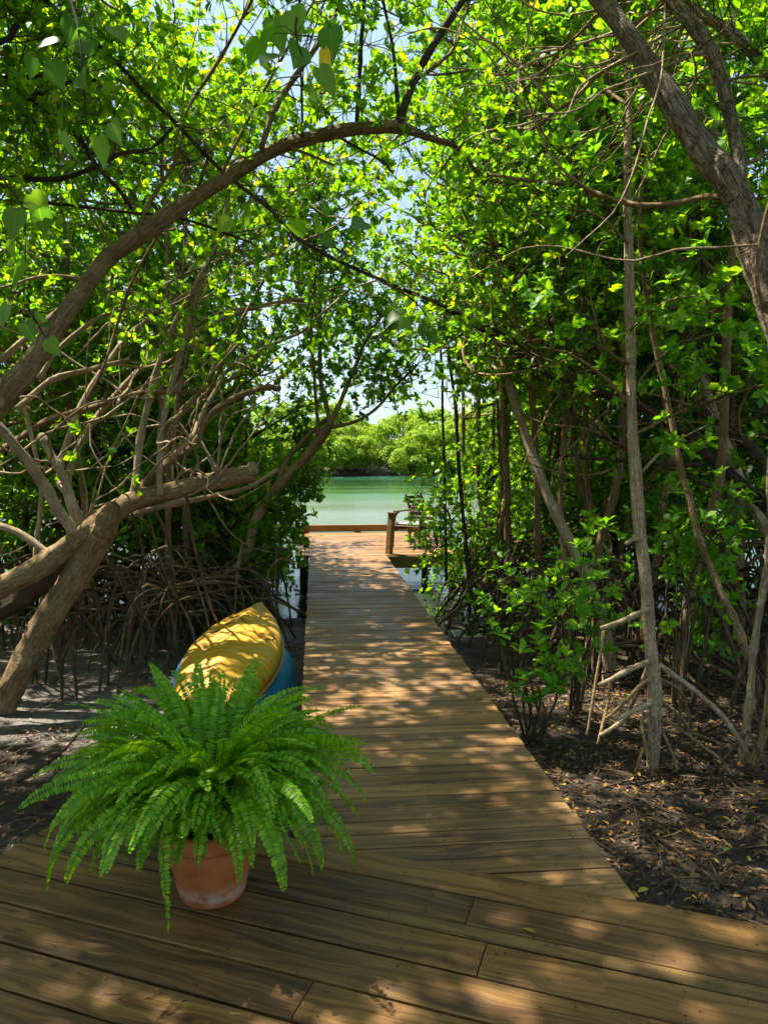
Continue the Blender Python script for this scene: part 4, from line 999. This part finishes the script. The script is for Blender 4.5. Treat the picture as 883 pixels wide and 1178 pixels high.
small_tree('thin_mangrove', 'straight thin grey stem rising at the litter edge, nearest the deck corner', (855, 870, 4.3), ramp_d([(853, 876), (857, 840), (863, 790), (868, 734), (877, 680), (884, 620), (886, 520), (900, 380)], 4.3, 4.4, 11, 8), M_bark_p,
           roots=[ramp_d([(856, 845), (840, 862), (828, 880)], 4.3, 4.2, 6, 4), ramp_d([(858, 840), (870, 860), (884, 888)], 4.3, 4.1, 6, 4)], shoots=24, keep=lambda e: clear(e) and proj(e)[0] > 890)
small_tree('thin_mangrove', 'thin mangrove stem with bowed foot beside the straight grey stem', (868, 874, 4.2), ramp_d([(864, 880), (876, 850), (882, 815), (886, 760), (890, 690), (893, 600), (905, 500)], 4.2, 4.3, 12, 9), M_bark,
           roots=[ramp_d([(880, 828), (893, 850), (905, 890)], 4.2, 4.1, 6, 5), ramp_d([(878, 835), (850, 822), (820, 838), (800, 850)], 4.3, 4.8, 5, 4)], shoots=20, keep=lambda e: clear(e) and proj(e)[0] > 890)
small_tree('fallen_mangrove', 'dark mangrove lying slanted across behind the slim pale trunk', (900, 640, 6.2), ramp_d([(930, 660), (895, 600), (858, 562), (820, 530), (790, 502), (740, 470), (690, 452), (640, 436), (590, 400), (540, 370), (497, 346)], 6.1, 7.2, 18, 7), M_bark_d,
           branches=[ramp_d([(893, 598), (877, 530), (850, 505), (833, 489), (800, 470)], 6.1, 6.4, 16, 12), ramp_d([(806, 535), (740, 532), (690, 528), (643, 524)], 6.4, 6.8, 6, 4), ramp_d([(817, 560), (752, 530), (711, 511), (665, 483), (640, 440)], 6.3, 6.9, 6, 4), ramp_d([(700, 455), (660, 430), (600, 300), (560, 280), (510, 265)], 6.7, 7.2, 6, 3)], shoots=50, keep=lambda e: clear(e) and proj(e)[1] < 470)
small_tree('bowed_mangrove', 'small mangrove with bowed trunk and forked foot near the dock chairs', (540, 700, 9.6), ramp_d([(557, 674), (562, 660), (568, 635), (573, 611), (579, 590), (582, 560), (581, 530), (583, 470), (575, 400), (580, 320)], 9.5, 9.8, 10, 6), M_bark,
           roots=[ramp_d([(558, 673), (545, 688), (530, 699), (512, 712)], 9.5, 9.3, 9, 5), ramp_d([(558, 672), (566, 684), (575, 696)], 9.5, 9.4, 7, 5), ramp_d([(557, 674), (552, 690), (556, 705)], 9.5, 9.6, 6, 4)], shoots=45, keep=lambda e: clear(e) and proj(e)[1] < 520)
small_tree('thin_mangrove', 'very thin dark upright stem standing just past the dock chairs', (513, 660, 9.8), crown=[(513 + 9 * math.sin(i_ * 2.1), 640 - i_ * 13, 9.8) for i_ in range(26)] + [(490, 600, 9.9), (496, 628, 9.9), (488, 578, 9.9), (500, 560, 9.9), (497, 645, 9.9), (484, 612, 9.9)], trunk=ramp_d([(513, 668), (512, 600), (511, 540), (509, 480), (508, 420), (500, 340)], 9.8, 9.9, 4, 3), bark=M_bark_d, shoots=56, keep=lambda e: proj(e)[0] > 468 and (proj(e)[1] < 665) and e[0] > 1.2)
small_tree('thin_mangrove', 'leaning thin dark stem between the bowed trunk and the upright stem', (540, 668, 9.5), ramp_d([(541, 690), (537, 640), (532, 590), (527, 530), (524, 470), (515, 400), (510, 330)], 9.5, 9.7, 6, 4), M_bark_d, crown=[(534 + 9 * math.sin(i_ * 2.1), 650 - i_ * 13, 9.6) for i_ in range(26)], shoots=48, keep=lambda e: proj(e)[0] > 492 and proj(e)[1] < 650 and e[0] > 1.3)

# saplings with bright rosettes
def sapling(label, base, tips, lmat=M_leaf_b, size=.085, per=4):
    pb = at(*base); zg = float(ground_z(pb[0], pb[1])); t = thing('mangrove_sapling', label, 'sapling', (pb[0], pb[1], zg), 0, 'young mangroves beside the boardwalk')
    mb2 = MB()
    for tp in tips:
        e = at(*tp); g0 = np.array([pb[0] + RS.normal(0, .05), pb[1] + RS.normal(0, .05), zg - .05])
        mid = (g0 + e) / 2 + np.array([RS.normal(0, .06), RS.normal(0, .06), .1])
        mb = MB(); q = tube(mb, [g0, mid, e], [.011, .008, .004], 6, .08, .05); part('stem', mb, M_twig, t)
        rosettes(mb2, [e], [np.array([RS.normal(0, .25), -.25, 1.0])], size * 1.15, (7, 9), 0)
        grow(mb2, q[len(q) // 2:], seg_dirs(q)[len(q) // 2:], per, .08, .30, 2, size, nl=(5, 8), keep=clear)
    part('foliage', mb2, [lmat, M_twig], t)
sapling('low bright green mangrove sapling right beside the boardwalk edge', (612, 835, 5.0), [(600, 745, 4.7), (575, 728, 4.8), (620, 735, 4.8), (605, 775, 4.7), (635, 780, 4.8), (590, 790, 4.75), (640, 760, 4.9), (618, 800, 4.8)])
sapling('taller bushy sapling with star shaped leaves behind the low one', (668, 800, 5.4), [(672, 630, 5.0), (690, 660, 5.1), (650, 690, 5.0), (630, 700, 5.1), (668, 705, 5.0), (700, 640, 5.2), (640, 660, 5.2), (620, 690, 5.3), (690, 700, 5.1)])
sapling('sapling with glossy leaves tucked behind the slim pale trunk', (790, 800, 5.6), [(790, 590, 5.2), (810, 620, 5.3), (770, 600, 5.2), (830, 580, 5.3), (860, 575, 5.2), (780, 640, 5.4), (820, 600, 5.1), (845, 610, 5.3)])
sapling('sapling with dull leaves deep in the shade by the flooded roots', (590, 760, 6.8), [(560, 700, 6.5), (590, 690, 6.6), (575, 670, 6.8), (610, 680, 6.6), (540, 690, 7.0), (600, 650, 6.9)], M_leaf)
sapling('dim sapling between the slim pale trunk and the thin kinked stem', (800, 790, 6.4), [(800, 700, 6.0), (820, 720, 6.1), (780, 690, 6.2), (840, 690, 6.3), (770, 730, 6.2), (815, 670, 6.2)], M_leaf)

# broad heart-leaved sprays hanging in front of the canopy
def spray(label, stem, pts, size):
    P_ = [at(*s_) for s_ in stem]; t = thing('hibiscus_spray', label, 'leafy branch', tuple(P_[0]), 0, 'heart leaved sprays hanging from the canopy')
    mb = MB(); tube(mb, P_, np.linspace(.006, .0025, len(P_)), 6, .06, .05); part('stem', mb, M_bark_d, t)
    S_ = np.array(P_); mb = MB(); pp, tt = [], []
    for a, b_, d in pts:
        e = at(a, b_, d); j = np.argmin(((S_ - e) ** 2).sum(1)); tube(mb, [S_[j], (S_[j] + e) / 2 + np.array([0, 0, .012]), e], [.0016, .0014, .0012], 4, .05, 0, 1, tip=False)
        pp.append(e); v = e - S_[j]; v = v / (np.linalg.norm(v) + 1e-6); tt.append(v * .6 + np.array([RS.normal(0, .45), RS.normal(0, .4), -.6]))
    nn = np.stack([RS.normal(0, .7, len(pp)), RS.normal(-.6, .45, len(pp)), RS.normal(.6, .4, len(pp))], 1)
    leaves(mb, pp, tt, nn, size * RS.uniform(.75, 1.15, len(pp)), 1.0, HEART, HEART_F, 0); part('foliage', mb, [M_heart, M_twig], t)
spray('heart leaved spray hanging brightest at the top, against the arching limb', [(360, -60, 2.5), (345, 0, 2.4), (340, 40, 2.3), (352, 75, 2.3)], [(318, 30, 2.3), (300, 45, 2.35), (322, 62, 2.25), (346, 52, 2.3), (360, 20, 2.3), (372, 55, 2.35), (366, 76, 2.3), (335, 10, 2.35), (380, 30, 2.4), (312, 20, 2.4), (355, 95, 2.4)], .105)
spray('heart leaved spray dangling in the corner among dark crooked limbs', [(60, -50, 2.8), (85, 10, 2.7), (95, 70, 2.6), (98, 130, 2.6)], [(70, 45, 2.6), (92, 85, 2.6), (40, 65, 2.7), (72, 150, 2.7), (112, 155, 2.6), (128, 140, 2.65), (60, 70, 2.7), (110, 20, 2.7), (130, 30, 2.75), (85, 20, 2.7), (105, 45, 2.7)], .10)
spray('heart leaved spray low at the edge near the long dark limb', [(-30, 150, 2.9), (10, 215, 2.8), (25, 235, 2.8), (30, 265, 2.8)], [(20, 240, 2.75), (45, 238, 2.8), (12, 275, 2.8), (30, 300, 2.8), (10, 350, 2.9), (35, 222, 2.85), (0, 300, 2.8), (28, 370, 2.9)], .10)
spray('heart leaved spray with one yellowing leaf hanging mid path', [(300, 225, 3.4), (330, 262, 3.4), (356, 282, 3.4), (385, 285, 3.4), (410, 300, 3.4)], [(345, 280, 3.4), (368, 255, 3.4), (383, 275, 3.35), (352, 262, 3.4), (370, 240, 3.4), (400, 262, 3.45), (420, 255, 3.4), (275, 235, 3.4), (265, 250, 3.4), (258, 235, 3.45), (285, 240, 3.4)], .10)
spray('small heart leaved spray hanging over the middle of the boardwalk', [(440, 325, 3.8), (465, 338, 3.8), (480, 350, 3.8), (490, 362, 3.8)], [(460, 358, 3.8), (470, 368, 3.75), (485, 372, 3.8), (492, 358, 3.8), (475, 345, 3.85), (450, 350, 3.85), (495, 380, 3.8)], .10)
spray('single yellowing leaf spray hanging before the great arching limb', [(30, 350, 3.4), (45, 375, 3.4), (52, 388, 3.4)], [(55, 390, 3.4), (48, 372, 3.4), (40, 362, 3.4)], .085)

# no root may cross the planks
bpy.context.view_layer.update()
for o in [o for o in COL.objects if o.name.startswith('prop_root')]:
    mw = np.array(o.matrix_world); co = np.empty(len(o.data.vertices) * 3, np.float32); o.data.vertices.foreach_get('co', co)
    q = co.reshape(-1, 3) @ mw[:3, :3].T + mw[:3, 3]
    if ((q[:, 0] > XL - .03) & (q[:, 0] < XR + .03) & (q[:, 1] > 2) & (q[:, 1] < 16) & (q[:, 2] > -.2)).any(): bpy.data.objects.remove(o)

# ------------------------------------------------------------------ litter on the ground
def scatter(n_, fx, fy, s0, s1, acc):
    x = RS.uniform(*fx, n_); y = RS.uniform(*fy, n_); k = acc(x, y); return x[k], y[k], RS.uniform(s0, s1, k.sum())
def off_deck(x, y):
    return ((x * e2[0] + y * e2[1] > dA + .02) | (x * e1[0] + y * e1[1] < lend - .02)) & ((x < XL - .02) | (x > XR + .02)) 
mb = MB()
for n_, fx, fy, acc in [(19000, (1.1, 5.5), (1.6, 6.4), off_deck), (9500, (-6, -.1), (2.4, 5.6), off_deck), (700, (-6, -.1), (5.6, 8.5), off_deck), (900, (1.2, 6), (6, 8), off_deck)]:
    x, y, L = scatter(n_, fx, fy, .018, .056, acc); N = len(x)
    th = RS.rand(N) * 6.28; t_ = np.stack([np.cos(th), np.sin(th), RS.normal(0, .16, N)], 1)
    nn = np.stack([RS.normal(0, .3, N), RS.normal(0, .3, N), np.ones(N)], 1)
    tpl = LEAF.copy(); tpl[:, 2] *= 1.5; tpl[:, 1] *= .9
    leaves(mb, np.stack([x, y, ground_z(x, y) + RS.uniform(.004, .02, N)], 1), t_, nn, L, RS.uniform(.6, 1.1, N), tpl, LEAF_F)
tag(link('leaf_litter', mb.mesh('leaf_litter', M_litter)), kind='stuff', label='fallen brown and orange leaves covering the soil', cat='leaf litter')
mb = MB()
for n_, fx, fy in [(1100, (1.2, 5.5), (1.8, 6.5)), (800, (-6, -.15), (2.6, 8.0))]:
    x, y, L = scatter(n_, fx, fy, .06, .40, off_deck)
    for a, b_, l in zip(x, y, L):
        th = RS.rand() * 6.28; c, s_ = math.cos(th) * l / 2, math.sin(th) * l / 2; z = float(ground_z(a, b_))
        tube(mb, [(a - c, b_ - s_, z + .01), (a + RS.normal(0, .02), b_ + RS.normal(0, .02), z + .022), (a + c, b_ + s_, z + RS.uniform(.008, .05))], [.004, .0045, .002], 4, .08, .1)
tag(link('twig_litter', mb.mesh('twig_litter', M_root)), kind='stuff', label='broken twigs strewn over the dark soil', cat='twigs')
x, y, L = scatter(26, (-.6, 1.6), (1.8, 12), .02, .05, lambda x, y: (x > XL + .05) & (x < XR - .05))
mb = MB(); N = len(x); th = RS.rand(N) * 6.28
leaves(mb, np.stack([x, y, np.full(N, .006)], 1), np.stack([np.cos(th), np.sin(th), np.zeros(N)], 1), np.tile([[0, .1, 1.0]], (N, 1)), L, 1.0)
tag(link('leaf_litter', mb.mesh('plank_leaves', M_litter)), kind='stuff', label='a few tiny dry leaves dropped on the planks', cat='leaf litter')
def stick(label, pl):
    P_ = []
    for a, b_, d in pl: p = at(a, b_, d); p[2] = max(float(ground_z(p[0], p[1])) + .02, p[2]); P_.append(p)
    t = thing('fallen_stick', label, 'stick', tuple(P_[0])); mb = MB(); tube(mb, P_, np.linspace(.012, .006, len(P_)), 7, .08, .08); part('stick', mb, M_bark_d, t)
stick('long thin fallen stick lying on dark soil beside the fern', [(20, 905, 4.3), (45, 885, 4.35), (75, 862, 4.5), (100, 832, 4.7)])

# ------------------------------------------------------------------ far bank of the lagoon
def bank_tree(seed, H, Wd):
    global RS
    keep_rs = RS; RS = np.random.RandomState(seed)
    t = thing('bank_tree', 'tree', 'tree')
    for k in range(4):
        a = RS.rand() * 6.28; mb = MB(); tube(mb, [(.2 * math.cos(a), .2 * math.sin(a), -.5), (.5 * math.cos(a), .5 * math.sin(a), H * .3), (Wd * .5 * math.cos(a), Wd * .5 * math.sin(a), H * .7)], [.13, .10, .05], 6, .5, .05); part('trunk', mb, M_bark_p, t)
    mb = MB(); P_, A_ = [], []
    for k in range(22):
        a = RS.rand() * 6.28; r = Wd * math.sqrt(RS.rand()) * .85; z = H * (.15 + .75 * RS.rand() * (1 - .45 * (r / Wd) ** 2))
        c = np.array([r * math.cos(a), r * math.sin(a), z]); s_ = RS.uniform(.45, .95) * Wd * .36
        q = RS.normal(0, 1, (150, 3)); q /= np.linalg.norm(q, axis=1)[:, None]; q[:, 2] = np.where(q[:, 2] < -.3, -q[:, 2], q[:, 2])
        P_.append(c + q * s_ * RS.uniform(.72, 1.04, (150, 1)) * np.array([1.15, 1.15, .85])); A_.append(q + np.array([0, 0, .5]))
    rosettes(mb, np.vstack(P_), np.vstack(A_), .30, (3, 4), 0, True)
    part('crown', mb, [M_far], t)
    RS = keep_rs; return t
FK = [bank_tree(301, 4.6, 3.4), bank_tree(302, 6.6, 4.0), bank_tree(303, 5.6, 3.8)]
fi = [False] * 3
for row, (y0, xs_, ks) in enumerate([(86.5, np.arange(-26, 44, 4.6), (0, 2)), (92, np.arange(-28, 50, 5.2), (2, 1)), (99, np.arange(-28, 54, 6.0), (1, 1))]):
    for i, x in enumerate(xs_):
        k = ks[i % 2]; o = FK[k] if not fi[k] else copy_tree(FK[k]); fi[k] = True
        xx = x + RS.normal(0, .8); yy = y0 + RS.normal(0, .9); s = RS.uniform(.85, 1.2)
        o.location = (xx, yy, float(ground_z(xx, yy)) - .1); o.rotation_euler = (0, 0, RS.rand() * 6.28); o.scale = (s, s, s * RS.uniform(.9, 1.15))
        lab = ['low bright bush mangrove right on the far water line', 'rounded green tree in the second row over the lagoon', 'taller green tree on the slope at the back over the lagoon'][row]
        tag(o, lab, 'tree', ['bush mangroves on the far water line', 'second row trees across the lagoon', 'back row trees across the lagoon'][row])
